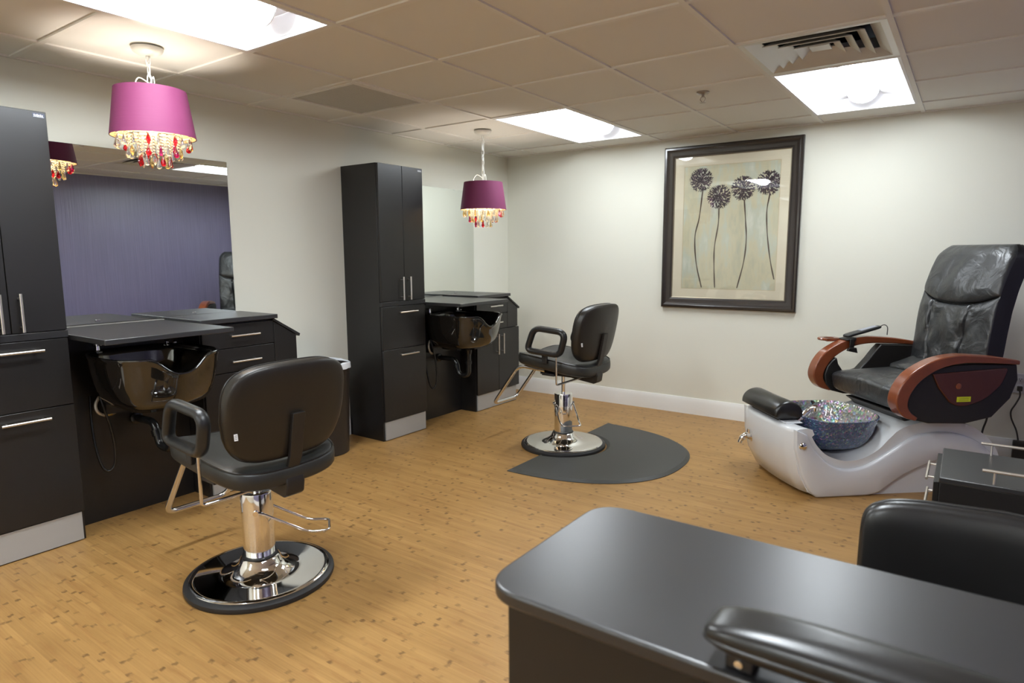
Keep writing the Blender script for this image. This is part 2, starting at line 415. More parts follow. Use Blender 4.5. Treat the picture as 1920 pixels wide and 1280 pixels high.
for j in range(-8, 6):
    y = gy(j)
    if not YF < y < YB: continue
    cut = [i for (i, jj) in lights if jj + 1 == j]
    xs = [(0, XR)]
    for i in cut:
        nx = []
        for a, b in xs:
            if a < gx(i) < b: nx += [(a, gx(i)), (gx(i + 1), b)]
            else: nx.append((a, b))
        xs = nx
    for a, b in xs: gb.box(a, b, y - e, y + e, H + .0006, H + .02)
for (a, b, c, d) in ((0, .02, YF, YB), (XR - .02, XR, YF, YB), (.02, XR - .02, YB - .02, YB), (.02, XR - .02, YF, YF + .02)): gb.box(a, b, c, d, H - .0004, H + .02)
g = struct('trim_1', gb, M['tbar'])
struct('trim_2', MB().box(-W, XR + W, YF - W, YB + W, H + .17, H + .2), M['duct'])   # the slab above the hung ceiling

# ------------------------------------------------------------------ ceiling fixtures
def troffer(loc, label, lens):
    t = thing('ceiling_light', label, 'ceiling light', loc, 0, 'recessed fluorescent ceiling lights')
    w, l = T / 2 - .012, T - .012
    mb = MB(); f = .014
    for (a, b, c, d) in ((-w, w, -l, -l + f), (-w, w, l - f, l), (-w, -w + f, -l + f, l - f), (w - f, w, -l + f, l - f)): mb.box(a, b, c, d, -.001, .012)
    obj('frame', mb, M['fixture'], t)
    # curved side reflectors and end walls
    mb = MB(); w2, l2 = w - f, l - f
    prof = [(-w2 + (w2 - .10) * k / 8, .012 + .070 * math.sin(PI / 2 * k / 8)) for k in range(9)]
    for s in (-1, 1):
        L = [(s * x, z) for x, z in prof] + [(s * x, z + .006) for x, z in reversed(prof)]
        mb.prism(L, -l2, l2, 'y')
    for s in (-1, 1): mb.box(-w2, w2, s * l2 - .003, s * l2 + .003, .012, .11)
    mb.box(-.12, .12, -l2, l2, .098, .106)
    obj('reflector', mb, M['reflector'], t)
    mb = MB(); prof = [(.085 * math.cos(PI * k / 12), .092 - .068 * math.sin(PI * k / 12)) for k in range(13)]
    n = len(prof); y0_, y1_ = -l2 + .10, l2 - .10
    mb.loft([[(x, y0_, z) for x, z in prof], [(x, y1_, z) for x, z in prof]], cap=False, closed=False); obj('lens', mb, lens, t)
    for ya, yb in ((y0_ - .006, y0_), (y1_, y1_ + .006)): obj('lens_end_cap', MB().prism([(x * 1.03, .092 + (z - .092) * 1.05) for x, z in prof], ya, yb, 'y'), M['reflector'], t)
    return t
names = ['large bright ceiling light at top left, above the near pink pendant', 'bright ceiling light beside the far pink pendant, near the left wall',
         'bright ceiling light next to the metal air diffuser, above the framed picture', 'added unseen ceiling light above the manicure desk', 'added unseen ceiling light behind the viewer, on the styling station side', 'added unseen ceiling light behind the viewer, on the purple wall side']
for (i, j), nm in zip(lights, names): troffer((gx(i) + T / 2, gy(j) + T, H), nm, M['lens_dim'] if j == 2 else M['lens'])

t = thing('air_diffuser', 'square stepped metal air diffuser in the ceiling beside a light', 'air vent', (gx(3) + T / 2, gy(1) + T / 2, H))
h2 = T / 2 - .012
def ring(mb, a0, z0, a1, z1, th=.004):          # one sloping square louvre
    o = [(-a0, -a0), (a0, -a0), (a0, a0), (-a0, a0)]; i_ = [(-a1, -a1), (a1, -a1), (a1, a1), (-a1, a1)]
    for k in range(4):
        j = (k + 1) % 4
        q = [(*o[k], z0), (*o[j], z0), (*i_[j], z1), (*i_[k], z1)]
        mb.add(q + [(x, y, z + th) for x, y, z in q], [(0, 1, 2, 3), (7, 6, 5, 4), (0, 4, 5, 1), (1, 5, 6, 2), (2, 6, 7, 3), (3, 7, 4, 0)])
mb = MB(); ring(mb, h2, .0, h2 - .025, .0); ring(mb, h2 - .025, .0, h2 - .075, .030); obj('frame', mb, M['vent_white'], t)
for a in (.205, .150, .095):
    mb = MB(); ring(mb, a, .0, a - .042, .026); obj('louvre', mb, M['vent_white'], t)
obj('center_plate', MB().box(-.042, .042, -.042, .042, .012, .018), M['vent_white'], t)
mb = MB().lathe([(.165, .075), (.165, .13), (.158, .13), (.158, .075)], seg=40, cap=False); mb.box(-h2, h2, -h2, h2, .128, .132)
obj('duct_collar', mb, M['duct'], t)

t = thing('return_grille', 'square grey perforated return grille flush in the ceiling', 'air vent', (gx(-1) + T / 2, gy(0) + T / 2, H))
mb = MB(); f = .022
for (a, b, c, d) in ((-h2, h2, -h2, -h2 + f), (-h2, h2, h2 - f, h2), (-h2, -h2 + f, -h2 + f, h2 - f), (h2 - f, h2, -h2 + f, h2 - f)): mb.box(a, b, c, d, -.003, .012)
obj('frame', mb, M['tbar'], t)
mb = MB()
for k in range(44):
    p = -h2 + f + .002 + k * (2 * (h2 - f) - .004) / 44
    mb.box(-h2 + f, h2 - f, p, p + .0085, .004, .010)
obj('grille', mb, M['return'], t); obj('back_pan', MB().box(-h2, h2, -h2, h2, .03, .034), M['duct'], t)

t = thing('ceiling_sprinkler', 'small fire sprinkler head hanging from the ceiling', 'sprinkler', (2.396, 3.815, H))
obj('escutcheon', MB().lathe([(.036, .016), (.036, .002), (.028, -.006), (.012, -.009)], seg=24), M['sprink'], t)
mb = MB().cyl((0, 0, -.006), (0, 0, -.022), .008)
for s in (-1, 1): mb.tube(spline([(s * .007, 0, -.018), (s * .015, 0, -.032), (s * .004, 0, -.050)], 5), .0025, 8)
obj('sprinkler_body', mb, M['sprink'], t); obj('deflector', MB().lathe([(.003, -.048), (.017, -.052), (.017, -.054), (.003, -.054)], seg=20), M['sprink'], t)

# ------------------------------------------------------------------ pendants
def drop_mesh(kind, r, ln, chain):
    mb = MB(); z = 0
    mb.mi = 1; n = max(1, int(chain / .013))
    for k in range(n):
        mb.ball((0, 0, -chain * (k + .5) / n), .0062, seg=8, rings=6)
    mb.mi = 0
    if kind == 'tear': prof = [(.0012, -chain), (.003, -chain - ln * .2), (r * .62, -chain - ln * .5), (r, -chain - ln * .75), (r * .75, -chain - ln * .93), (.001, -chain - ln)]
    elif kind == 'prism': prof = [(.0012, -chain), (r * .45, -chain - ln * .1), (r * .55, -chain - ln * .5), (r * .85, -chain - ln * .86), (.001, -chain - ln)]
    else: prof = [(.0012, -chain), (r * .7, -chain - ln * .25), (r, -chain - ln * .55), (r * .55, -chain - ln * .85), (.001, -chain - ln)]
    mb.lathe(prof, seg=8 if kind != 'tear' else 10)
    return mb
def pendant(x, y, ztop, label):
    t = thing('pendant_lamp', label, 'pendant lamp', (x, y, 0), 0, 'magenta pendant lamps')
    zb = ztop - .205; rt, rb = .147, .176
    obj('canopy', MB().lathe([(.066, H), (.066, H - .004), (.060, H - .016), (.040, H - .028), (.010, H - .032)], seg=40), M['lamp_white'], t)
    # chain of oval links
    n = max(3, round((H - .03 - ztop - .005) / .036)); z0, z1 = H - .03, ztop - .02; step = (z0 - z1) / n; mb = MB()
    for k in range(n):
        zc = z0 - (k + .5) * step; L = []
        for q in range(16):
            a = 2 * PI * q / 16; u, v = .0095 * math.cos(a), (step * .5 + .0055) * math.sin(a)
            L.append((u, 0, zc + v) if k % 2 else (0, u, zc + v))
        mb.tube(L, .0026, 8, closed=True)
    obj('chain', mb, M['lamp_white'], t)
    mb = MB(); pts = [(.004 * math.cos(k * 1.3), .004 * math.sin(k * 1.3) + .002, z0 - (z0 - ztop - .03) * k / 12) for k in range(13)]
    mb.tube(spline(pts, 4), .0022, 8)
    mb.tube(spline([(.004, 0, ztop + .028), (-.03, -.03, ztop + .055), (-.062, -.035, ztop + .03), (-.068, -.03, ztop - .02)], 6), .0024, 8)
    mb.tube(spline([(.004, 0, ztop + .028), (.012, .012, ztop + .06), (.02, .01, ztop + .01), (.012, .004, ztop - .05)], 6), .0024, 8)
    obj('cord', mb, M['lamp_white'], t)
    obj('shade', MB().lathe([(rb, zb), (rt, ztop), (rt - .0025, ztop), (rb - .0025, zb), (rb, zb)], seg=72, cap=False), M['shade'], t)
    obj('shade_lining', MB().lathe([(rb - .0030, zb + .001), (rt - .0030, ztop - .001), (rt - .0042, ztop - .001), (rb - .0042, zb + .001), (rb - .0030, zb + .001)], seg=72, cap=False), M['shade_gold'], t)
    mb = MB()
    mb.lathe([(.012, ztop - .004), (.012, ztop - .05), (.018, ztop - .052), (.018, ztop - .066)], seg=20)
    for k in range(3):
        a = 2 * PI * k / 3 + .4; mb.tube([(.01 * math.cos(a), .01 * math.sin(a), ztop - .012), (rt * .975 * math.cos(a), rt * .975 * math.sin(a), ztop - .004)], .002, 8)
    for r, z in ((.150, zb + .012), (.108, zb + .006), (.062, zb)):
        mb.tube([(r * math.cos(2 * PI * k / 32), r * math.sin(2 * PI * k / 32), z) for k in range(32)], .0018, 6, closed=True)
    for k in range(4):
        a = PI / 2 * k + .2; mb.tube([(.167 * math.cos(a), .167 * math.sin(a), zb + .012), (.06 * math.cos(a), .06 * math.sin(a), zb)], .0016, 6)
    obj('lamp_frame', mb, M['lamp_white'], t)
    obj('bulb', MB().lathe([(.012, ztop - .060), (.016, ztop - .068), (.028, ztop - .085), (.030, ztop - .097), (.022, ztop - .115), (.001, ztop - .123)], seg=20), M['bulb'], t)
    cols = ['cr_clear', 'cr_clear', 'cr_amber', 'cr_red', 'cr_clear', 'cr_mag']
    rs = random.Random(int(y * 100))
    for r, z, n, ch, ln in ((.150, zb + .012, 18, .016, .050), (.108, zb + .006, 17, .052, .048), (.062, zb, 11, .080, .052)):
        for k in range(n):
            a = 2 * PI * (k + rs.random() * .35) / n; c = rs.choice(cols)
            kind = rs.choice(['tear', 'prism', 'drop']); key = (kind, c, round(ch, 3))
            if key not in DROPS:
                DROPS[key] = obj('crystal_drop', drop_mesh(kind, .0125 if kind == 'tear' else .0098, ln, ch), [M[c], M['cr_clear']], t); o = DROPS[key]
            else:
                o = DROPS[key].copy(); COL.objects.link(o); o.parent = t
            o.location = (r * math.cos(a), r * math.sin(a), z); o.rotation_euler = (0, 0, a)
    return t
DROPS = {}
pendant(.661, 1.526, 2.083, 'near magenta drum pendant with crystal drops, hanging above the large mirror')
pendant(.661, 3.964, 1.886, 'far magenta drum pendant with crystal drops on a long white chain')

# ------------------------------------------------------------------ styling stations
def bar_handle(parent, p0, p1, out, m=None, r=.0062, name='handle'):
    p0, p1, out = Vector(p0), Vector(p1), Vector(out); mb = MB().cyl(p0 + out, p1 + out, r, seg=14)
    d = (p1 - p0)
    for k in (.13, .87): mb.cyl(p0 + d * k, p0 + d * k + out, r * .72, seg=10)
    return obj(name, mb, m or M['steel'], parent)
def tall_cabinet(Y0, label):
    t = thing('storage_cabinet', label, 'cabinet', (0, Y0, 0), 0, 'tall black storage cabinets')
    mb = MB().box(0.001, .358, 0, .445, .0, 1.972); obj('body', mb, M['black_lam'], t, bevel=.0015)
    obj('shelf_edge', MB().box(.358, .381, .0, .445, .979, 1.010), M['edge'], t, bevel=.0015)
    obj('toe_kick', MB().box(.358, .370, .016, .432, .006, .140), M['toe'], t)
    for y0, y1, hy in ((.003, .2315, .196), (.2345, .443, .270)):
        d = obj('door', MB().box(.359, .378, y0, y1, 1.013, 1.970), M['black_lam'], t, bevel=.0018)
        bar_handle(d, (.378, hy, 1.018), (.378, hy, 1.186), (.030, 0, 0))
        if y0 > .2:
            mb = MB(); mb.box(.378, .3792, .392, .436, 1.944, 1.961); obj('maker_label', mb, M['label_blue'], d)
            mb = MB(); yy = .396
            for k, wd in enumerate((.004, .003, .005, .003, .004, .004)):
                mb.box(.3792, .3797, yy, yy + wd, 1.948, 1.957 - .002 * (k % 2)); yy += wd + .0022
            mb.box(.3792, .3797, .394, .433, 1.9455, 1.9465); obj('label_lettering', mb, M['tag'], d)
    d = obj('drawer', MB().box(.359, .378, .003, .442, .668, .975), M['black_lam'], t, bevel=.0018)
    bar_handle(d, (.378, .153, .931), (.378, .337, .931), (.030, 0, 0))
    d = obj('drawer', MB().box(.359, .378, .003, .442, .146, .664), M['black_lam'], t, bevel=.0018)
    bar_handle(d, (.378, .153, .621), (.378, .337, .621), (.030, 0, 0))
    return t
def base_cabinet(Y0, label):
    t = thing('base_cabinet', label, 'cabinet', (0, Y0, 0), 0, 'black base cabinets with sloping tool holders')
    mb = MB().prism([(1.07, 0), (1.672, 0), (1.672, .862), (1.515, .962), (1.515, .974), (1.07, .974)], .001, .358, 'x'); obj('body', mb, M['black_lam'], t, bevel=.0015)
    obj('countertop', MB().box(.010, .402, 1.063, 1.532, .975, 1.0), M['black_top'], t, bevel=.0025)
    obj('tool_holder_board', MB().prism([(1.505, .967), (1.690, .851), (1.697, .866), (1.518, .9745)], .02, .384, 'x'), M['edge'], t, bevel=.0015)
    obj('filler_panel', MB().prism([(1.5175, .692), (1.671, .692), (1.671, .860), (1.5175, .956)], .359, .377, 'x'), M['black_lam'], t, bevel=.0015)
    obj('toe_kick', MB().box(.358, .370, 1.086, 1.655, .006, .140), M['toe'], t)
    for z0, z1, hz in ((.830, .962, .898), (.692, .826, .752)):
        d = obj('drawer', MB().box(.359, .377, 1.074, 1.5145, z0, z1), M['black_lam'], t, bevel=.0018)
        bar_handle(d, (.377, 1.227, hz), (.377, 1.408, hz), (.028, 0, 0))
    for y0, y1, hy in ((1.073, 1.379, 1.343), (1.382, 1.690, 1.418)):
        d = obj('door', MB().box(.359, .380, y0, y1, .145, .688), M['black_lam'], t, bevel=.0018)
        bar_handle(d, (.380, hy, .470), (.380, hy, .650), (.030, 0, 0))
    return t
def wall_mirror(Y0, label):
    t = thing('wall_mirror', label, 'mirror', (0, Y0, 0), 0, 'frameless wall mirrors')
    obj('glass', MB().box(.002, .008, .447, 1.505, .994, 1.905), M['mirror'], t)
    for y in (.72, 1.24):
        for z in (1.004, 1.903):
            s = 1 if z < 1.5 else -1
            mb = MB().box(.0082, .0125, y - .011, y + .011, z - .004, z + .006 * s + .004); obj('clip', mb, M['chrome_soft'], t, bevel=.001)
    return t
def flap(Y0, label):
    t = obj('sliding_worktop', MB().box(.012, .715, Y0 + .458, Y0 + 1.059, .962, .986), M['black_top'], None, bevel=.0025)
    return tag(t, label, 'worktop', 'black worktop boards over the shampoo bowls')
def knee_panel(Y0, label):
    t = obj('knee_panel', MB().box(.178, .195, Y0 + .448, Y0 + 1.068, .0, .960), M['black_lam'], None, bevel=.001)
    return tag(t, label, 'panel', 'black panels behind the shampoo bowls')
def shampoo_bowl(Y0, label):
    t = thing('shampoo_bowl', label, 'basin', (.203, Y0 + .765, 0), 0, 'black shampoo bowls')
    A, B, Z, ZB = .275, .252, .877, .622       # half length, half width, rim and belly heights
    sg = lambda x, e_: math.copysign(abs(x) ** e_, x)
    nu = 96
    def dip(th):                                # the neck rest at the front edge
        y = math.sin(th); c = math.cos(th)
        if c < 0: return 0
        q = min(1, abs(y) ** .62 / .58); return .080 * (.5 + .5 * math.cos(PI * q ** 1.25))
    def even(i):
        q, u = divmod(4 * i / nu, 1); u = u ** 1.6 / (u ** 1.6 + (1 - u) ** 1.6); return PI / 2 * (q + u)
    def loop(fs, z, k, lip=0):
        L = []
        for i in range(nu):
            th = even(i); x = (A * fs + lip) * sg(math.cos(th), .62); y = (B * fs + lip) * sg(math.sin(th), .62)
            cx = A + .012 - (1 - fs) * .07
            x = x + cx
            # leave the back flat against the wall panel
            x = max(x, .006 + (1 - fs) * .05)
            L.append((x, y, z - dip(th) * k + .012 * (math.cos(th) < -.2) * 0))
        return L
    loops = []
    for fs, z, k in ((.30, ZB - .022, 0), (.52, ZB - .020, 0), (.60, ZB - .004, 0), (.66, ZB, 0), (.78, ZB + .018, .1), (.87, ZB + .060, .25), (.93, ZB + .12, .5), (.965, ZB + .18, .8), (.985, Z - .03, .95), (1.0, Z - .012, 1), (1.015, Z - .004, 1), (1.01, Z + .004, 1), (.985, Z + .006, 1), (.955, Z - .002, 1), (.93, Z - .03, .95), (.90, Z - .08, .7), (.82, Z - .15, .3), (.62, Z - .20, 0), (.28, Z - .215, 0), (.10, Z - .218, 0)):
        loops.append(loop(fs, z, k))
    obj('basin', MB().loft(loops), M['porcelain'], t, angle=60)
    # rear deck fittings
    mb = MB().lathe([(.020, 0), (.020, .008), (.012, .014), (.010, .034), (.014, .036), (.014, .044), (.004, .046)], (.075, -.165, Z - .002), 20)
    f = obj('faucet', mb, M['chrome'], t)
    mb = MB()
    for a in range(4):
        c, s = math.cos(a * PI / 2 + .4), math.sin(a * PI / 2 + .4); mb.cyl((.075, -.165, Z + .038), (.075 + .024 * c, -.165 + .024 * s, Z + .040), .005, .006, 10)
    obj('cross_handle', mb, M['chrome'], f)
    mb = MB().lathe([(.017, 0), (.017, .006), (.010, .012), (.009, .040)], (.085, .165, Z - .002), 20)
    mb.tube(spline([(.085, .165, Z + .03), (.09, .160, Z + .05), (.12, .150, Z + .052), (.145, .140, Z + .035)], 6), [.011] * 18 + [.013], 12)
    obj('spray_head', mb, M['chrome'], t)
    obj('vacuum_breaker', MB().lathe([(.014, 0), (.014, .012), (.008, .016), (.004, .020)], (.07, .215, Z), 16), M['chrome'], t)
    # waste pipe and trap
    zt = ZB - .02; mb = MB(); mb.cyl((.29, .05, zt), (.29, .05, zt - .05), .030, .024)
    P = rounded([(.29, .05, zt - .03), (.29, .05, .372), (.20, .035, .372), (.17, .03, .50), (.02, .02, .50)], .045, 6)
    mb.tube(P, .0195, 16); mb.cyl((.29, .05, .495), (.29, .05, .470), .026); mb.tube([(.185, .033, .43), (.176, .031, .46)], .025, 16); mb.lathe([(.032, -.0), (.032, .008), (.02, .012)], (.0, .02, .50), 20, 'x')
    obj('drain_pipe', mb, M['pvc'], t)
    mb = MB().tube(spline([(.05, -.10, ZB + .03), (.07, -.16, .665), (.09, -.20, .63), (.10, -.20, .59), (.09, -.165, .565), (.06, -.11, .560), (.012, -.08, .575)], 6), .0075, 10)
    h_ = obj('supply_hose', mb, M['braid'], t)
    mb = MB().cyl((.09, -.168, .5655), (.072, -.128, .561), .0095).cyl((.030, -.092, .568), (.004, -.078, .577), .011); obj('hose_fitting', mb, M['brass'], h_)
    mb = MB().tube(spline([(.10, -.185, ZB + .05), (.115, -.175, .60), (.12, -.155, .50), (.12, -.145, .40), (.115, -.150, .315), (.11, -.175, .285), (.10, -.200, .31), (.085, -.215, .40), (.06, -.215, .52), (.03, -.20, .66)], 6), .0062, 10)
    obj('spray_hose', mb, M['pvc'], t)
    obj('mounting_bracket', MB().box(.002, .10, -.16, .16, ZB - .055, ZB - .0), M['black_metal'], t)
    return t
for k, Y0 in enumerate((.765, 3.150)):
    n = ('near', 'far')[k]
    tall_cabinet(Y0, ('tall black two-door cabinet at the left edge, left of the large mirror', 'tall black two-door cabinet between the bin and the far mirror')[k])
    base_cabinet(Y0, ('black drawer base cabinet behind the near salon chair, by the large mirror', 'black drawer and door base cabinet in the far corner beside the far bowl')[k])
    wall_mirror(Y0, ('large frameless mirror reflecting the purple wall', 'narrow-looking frameless mirror right of the far tall cabinet reflecting beige wall')[k])
    flap(Y0, ('black worktop board under the large mirror, over the near shampoo bowl', 'black worktop board over the far shampoo bowl, next to the far tall cabinet')[k])
    knee_panel(Y0, ('black wall panel below the near worktop, behind the near bowl pipes', 'black wall panel below the far worktop, behind the far bowl pipes')[k])
    shampoo_bowl(Y0, ('glossy black shampoo bowl near the left edge, beside the near salon chair', 'glossy black shampoo bowl between the far tall cabinet and far drawers')[k])

t = thing('waste_bin', 'tall dark round waste bin with white liner beside the far tall cabinet', 'bin', (.205, 2.765, 0))
obj('bin_body', MB().lathe([(.142, 0), (.150, .004), (.172, .60), (.176, .605), (.176, .612), (.166, .612), (.145, .02), (.01, .015)], seg=40), M['bin'], t)
rs = random.Random(3); L = []
for r, z in ((.1655, .53), (.1675, .618), (.172, .626), (.180, .622), (.1815, .598), (.181, .585)):
    L.append([(r * (1 + .012 * math.sin(5 * a) + rs.uniform(-.004, .004)) * math.cos(a), r * (1 + .012 * math.sin(5 * a) + rs.uniform(-.004, .004)) * math.sin(a), z + .006 * math.sin(3 * a + 1) + rs.uniform(-.003, .003)) for a in [2 * PI * k / 48 for k in range(48)]])
L.insert(0, [(.10 * math.cos(2 * PI * k / 48), .10 * math.sin(2 * PI * k / 48), .50) for k in range(48)])
obj('bin_liner', MB().loft(L, cap=False), M['liner'], t)

# ------------------------------------------------------------------ salon chairs
def salon_chair(loc, rotz, dz, lever_rot, lever_drop, label):
    t = thing('salon_chair', label, 'chair', loc, rotz, 'black hydraulic salon chairs')
    # base
    obj('rubber_rim', MB().lathe([(.262, .002), (.294, 0), (.298, .008), (.296, .020), (.286, .028), (.272, .030), (.262, .028)], seg=72), M['rubber'], t)
    obj('base_plate', MB().lathe([(.20, .006), (.274, .018), (.277, .028), (.272, .0335), (.255, .0345), (.165, .0335), (.152, .0355), (.135, .041), (.115, .050), (.098, .062), (.085, .078), (.077, .096), (.072, .100), (.072, .012)], seg=72), M['chrome'], t, angle=55)
    obj('cylinder', MB().lathe([(.0625, .092), (.0635, .104), (.0635, .372), (.0615, .378), (.050, .380), (.012, .376)], seg=48), M['chrome'], t)
    obj('collar_ring', MB().lathe([(.0640, .098), (.0700, .099), (.0705, .106), (.0640, .108)], seg=40), M['rubber'], t)
    obj('piston', MB().lathe([(.014, .36), (.014, .46 + dz), (.022, .462 + dz), (.022, .475 + dz)], seg=24), M['chrome'], t)
    # foot pump lever
    p = bpy.data.objects.new('pump_lever', None)
    q = lever_drop
    L = rounded([(.0, .0665, .305), (.03, .0675, .298), (.20, .066, .305 - q), (.285, .060, .300 - q), (.285, -.060, .300 - q), (.20, -.066, .305 - q), (.03, -.0675, .298), (.0, -.0665, .305)], [0, .02, .03, .022, .022, .03, .02, 0], 5)
    mb = MB().tube(L, .0055, 10)
    for s in (-1, 1): mb.cyl((0, s * .060, .305), (0, s * .076, .305), .011, seg=14)
    pl = obj('pump_lever', mb, M['chrome'], t); pl.rotation_euler = (0, 0, lever_rot); bpy.data.objects.remove(p)
    # seat
    def sf(x, y, z):
        k = (x + .28) / .54
        return (x - .012, y * (1 - .06 * (1 - k)), z + .506 + dz + .048 * k + .036 * (y / .26) ** 2 * (.6 + .4 * k) - .012 * math.exp(-((x + .02) / .16) ** 2 - (y / .14) ** 2) * (z > 0))
    st = obj('seat', MB().cushion(.272, .262, .050, .42, .42, sf, 72, 20), M['seat_vinyl'], t, angle=70)
    # welt line around the seat top
    sg = lambda x, e_: math.copysign(abs(x) ** e_, x)
    L = []
    for i in range(72):
        a = 2 * PI * i / 72; L.append(Vector(sf(.266 * sg(math.cos(a), .42), .256 * sg(math.sin(a), .42), .034)))
    obj('piping', MB().tube(L, .0035, 8, closed=True), M['vinyl'], st)
    # backrest
    def bf(a, b, c):      # a: across, b: up, c: front (+) / back (-)
        zz = b; dn = max(0, -zz / .185)
        y = a * (1 - .20 * dn ** 1.6) ; y *= (1 - .05 * max(0, zz / .185) ** 2)
        x = -.262 + c - (.17 + .06 * (c < 0)) * (zz + .185) * .9 + .55 * y * y + .012 * (zz > 0) * zz
        return (x + .02, y, .760 + dz + zz + .012 * math.cos(a / .26 * PI / 2) * (zz > 0))
    bk = obj('backrest', MB().cushion(.256, .184, .036, .42, .40, bf, 80, 20), M['vinyl_back'], t, angle=70)
    L = []
    for i in range(80):
        a = 2 * PI * i / 80; L.append(Vector(bf(.256 * sg(math.cos(a), .42), .184 * sg(math.sin(a), .42), .006)))
    obj('piping', MB().tube(L, .0032, 8, closed=True), M['vinyl'], bk)
    tx = bf(.232, -.055, -.036)
    mb = MB().box(-.0008, .0008, -.0065, .0065, -.012, .012); tg = obj('sewn_tag', mb, M['tag'], bk)
    tg.location = (tx[0] - .001, tx[1], tx[2]); tg.rotation_euler = (0, .15, -.18)
    mb = MB()
    for k in range(3): mb.box(-.0011, -.0008, -.004, .004, -.007 + k * .006, -.005 + k * .006)
    o = obj('tag_print', mb, M['ink'], bk); o.location = tg.location; o.rotation_euler = tg.rotation_euler
    # back strap and its foot
    P = [bf(0, .0, -.040), bf(0, -.10, -.041), bf(0, -.175, -.042), (-.262, 0, .53 + dz), (-.258, 0, .455 + dz)]
    loops = []
    for (x, _, z) in P: loops.append([(x - .014, -.0265, z), (x - .014, .0265, z), (x + .004, .0265, z), (x + .004, -.0265, z)])
    obj('back_strap', MB().loft(loops), M['black_metal'], t, bevel=.002)
    mb = MB().prism([(-.282, .505), (-.29, .475), (-.283, .432), (-.262, .418), (-.10, .438), (-.02, .452), (-.02, .476), (-.10, .474), (-.24, .492), (-.255, .505)], -.040, .040, 'y')
    mb.v = [(x, y, z + dz) for x, y, z in mb.v]
    obj('back_bracket', mb, M['black_metal'], t, bevel=.006, seg=2)
    mb = MB().box(-.12, .13, -.10, .10, .455 + dz, .482 + dz); mb.box(-.05, .05, -.20, .20, .470 + dz, .486 + dz)
    obj('seat_plate', mb, M['black_metal'], t, bevel=.003)
    # arms
    for s in (1, -1):
        L = rounded([(.110, s * .287, .648), (.050, s * .291, .802), (-.195, s * .291, .785), (-.150, s * .287, .635)], [.045, .055, .06, .045], 7, closed=True)
        L = [(p.x, p.y, p.z + dz) for p in L]
        mb = MB().tube(L, .0205, 16, closed=True, rb=.0245)
        ar = obj('armrest', mb, M['urethane'], t, angle=80)
        mb = MB().box(-.04, .0, s * .268 - .008, s * .268 + .008, .568 + dz, .634 + dz); obj('arm_bracket', mb, M['black_metal'], ar, bevel=.003)
    mb = MB().tube(rounded([(-.125, .289, .625 + dz), (-.125, .289, .435 + dz), (-.19, .03, .462 + dz)], .018, 5), .0065, 10); obj('arm_brace', mb, M['chrome_soft'], t)
    # footrest
    L = rounded([(.06, .142, .492 + dz), (.285, .142, .505 + dz), (.512, .142, .200 + dz), (.512, -.142, .200 + dz), (.285, -.142, .505 + dz), (.06, -.142, .492 + dz)], [0, .06, .05, .05, .06, 0], 7)
    obj('footrest', MB().tube(L, .0125, 14), M['chrome_soft'], t)
    return t
salon_chair((1.385, 1.473, 0), math.radians(178), 0, math.radians(-126), .105, 'near black salon chair on a chrome pedestal, before the large mirror')
salon_chair((1.470, 3.816, 0), math.radians(178.7), .06, math.radians(134), .085, 'far black salon chair standing at the notch of the dark floor mat')

# anti-fatigue mat with a round notch for the chair base
cx, cy = 1.470, 3.816
pts = []; a0, b0, n0 = .875, .675, 2.35
for k in range(61):
    th = -PI / 2 + PI * k / 60; c, s = math.cos(th), math.sin(th)
    pts.append((cx - .005 + a0 * abs(c) ** (2 / n0), cy + b0 * math.copysign(abs(s) ** (2 / n0), s)))
for k in range(31):
    th = PI / 2 - PI * k / 30; pts.append((cx - .005 + .312 * math.cos(th), cy + .312 * math.sin(th)))
def inset(ps, d):
    out = []
    for i, p in enumerate(ps):
        a, b = Vector(ps[i - 1]), Vector(ps[(i + 1) % len(ps)]); tt = (b - a).normalized(); out.append((p[0] - tt.y * d, p[1] + tt.x * d))
    return out
in1 = inset(pts, .022)
mb = MB().loft([[(x, y, .0) for x, y in pts], [(x, y, .004) for x, y in pts], [(x, y, .0165) for x, y in in1]])
tag(obj('floor_mat', mb, M['mat'], None, angle=25), 'dark grey rounded floor mat with a notch around the far salon chair', 'mat')

# ------------------------------------------------------------------ pedicure spa chair
t = thing('pedicure_chair', 'black leather massage chair with wood arms on a white pedicure tub', 'pedicure chair', (3.28, 4.29, 0), math.radians(221))
core = [(.455, 0), (.525, .03), (.585, .14), (.612, .26), (.612, .37), (.604, .388), (.588, .394), (.54, .396), (.515, .388)] + \
       spline2([(.515, .385), (.49, .335), (.455, .285), (.397, .235), (.30, .203), (.20, .211), (.106, .258), (.044, .320), (-.015, .372), (-.10, .402), (-.193, .413), (-.334, .408), (-.45, .377), (-.555, .305), (-.615, .23), (-.66, .12), (-.68, 0)], 4)
loops = []
for k in range(17):
    v = -.292 + .584 * k / 16; bul = 1 - (v / .292) ** 2
    edge = max(0, (abs(v) - .262) / .03)
    loops.append([(x + (.030 * bul if x > .45 else 0) - (.020 * edge ** 2 if x > .5 else 0), v, z * (1 - .012 * edge ** 2)) for x, z in core])
obj('tub_body', MB().loft(loops), M['gel'], t, angle=50)
obj('front_recess', MB().box(.50, .60, -.235, .20, .394, .402), M['gel_skirt'], t, bevel=.006)
groove = spline2([(.545, .385), (.505, .30), (.433, .219), (.362, .172), (.268, .154), (.166, .176), (.039, .250), (-.054, .308), (-.149, .344), (-.282, .349), (-.393, .328), (-.495, .280), (-.59, .20)], 4)
wave = spline2([(-.60, .13), (-.45, .205), (-.30, .206), (-.134, .151), (-.036, .106), (.063, .040), (.10, .012), (.16, .0)], 4)
front = [(.30, 0), (.452, 0), (.495, .045), (.540, .14), (.580, .28), (.592, .385)]
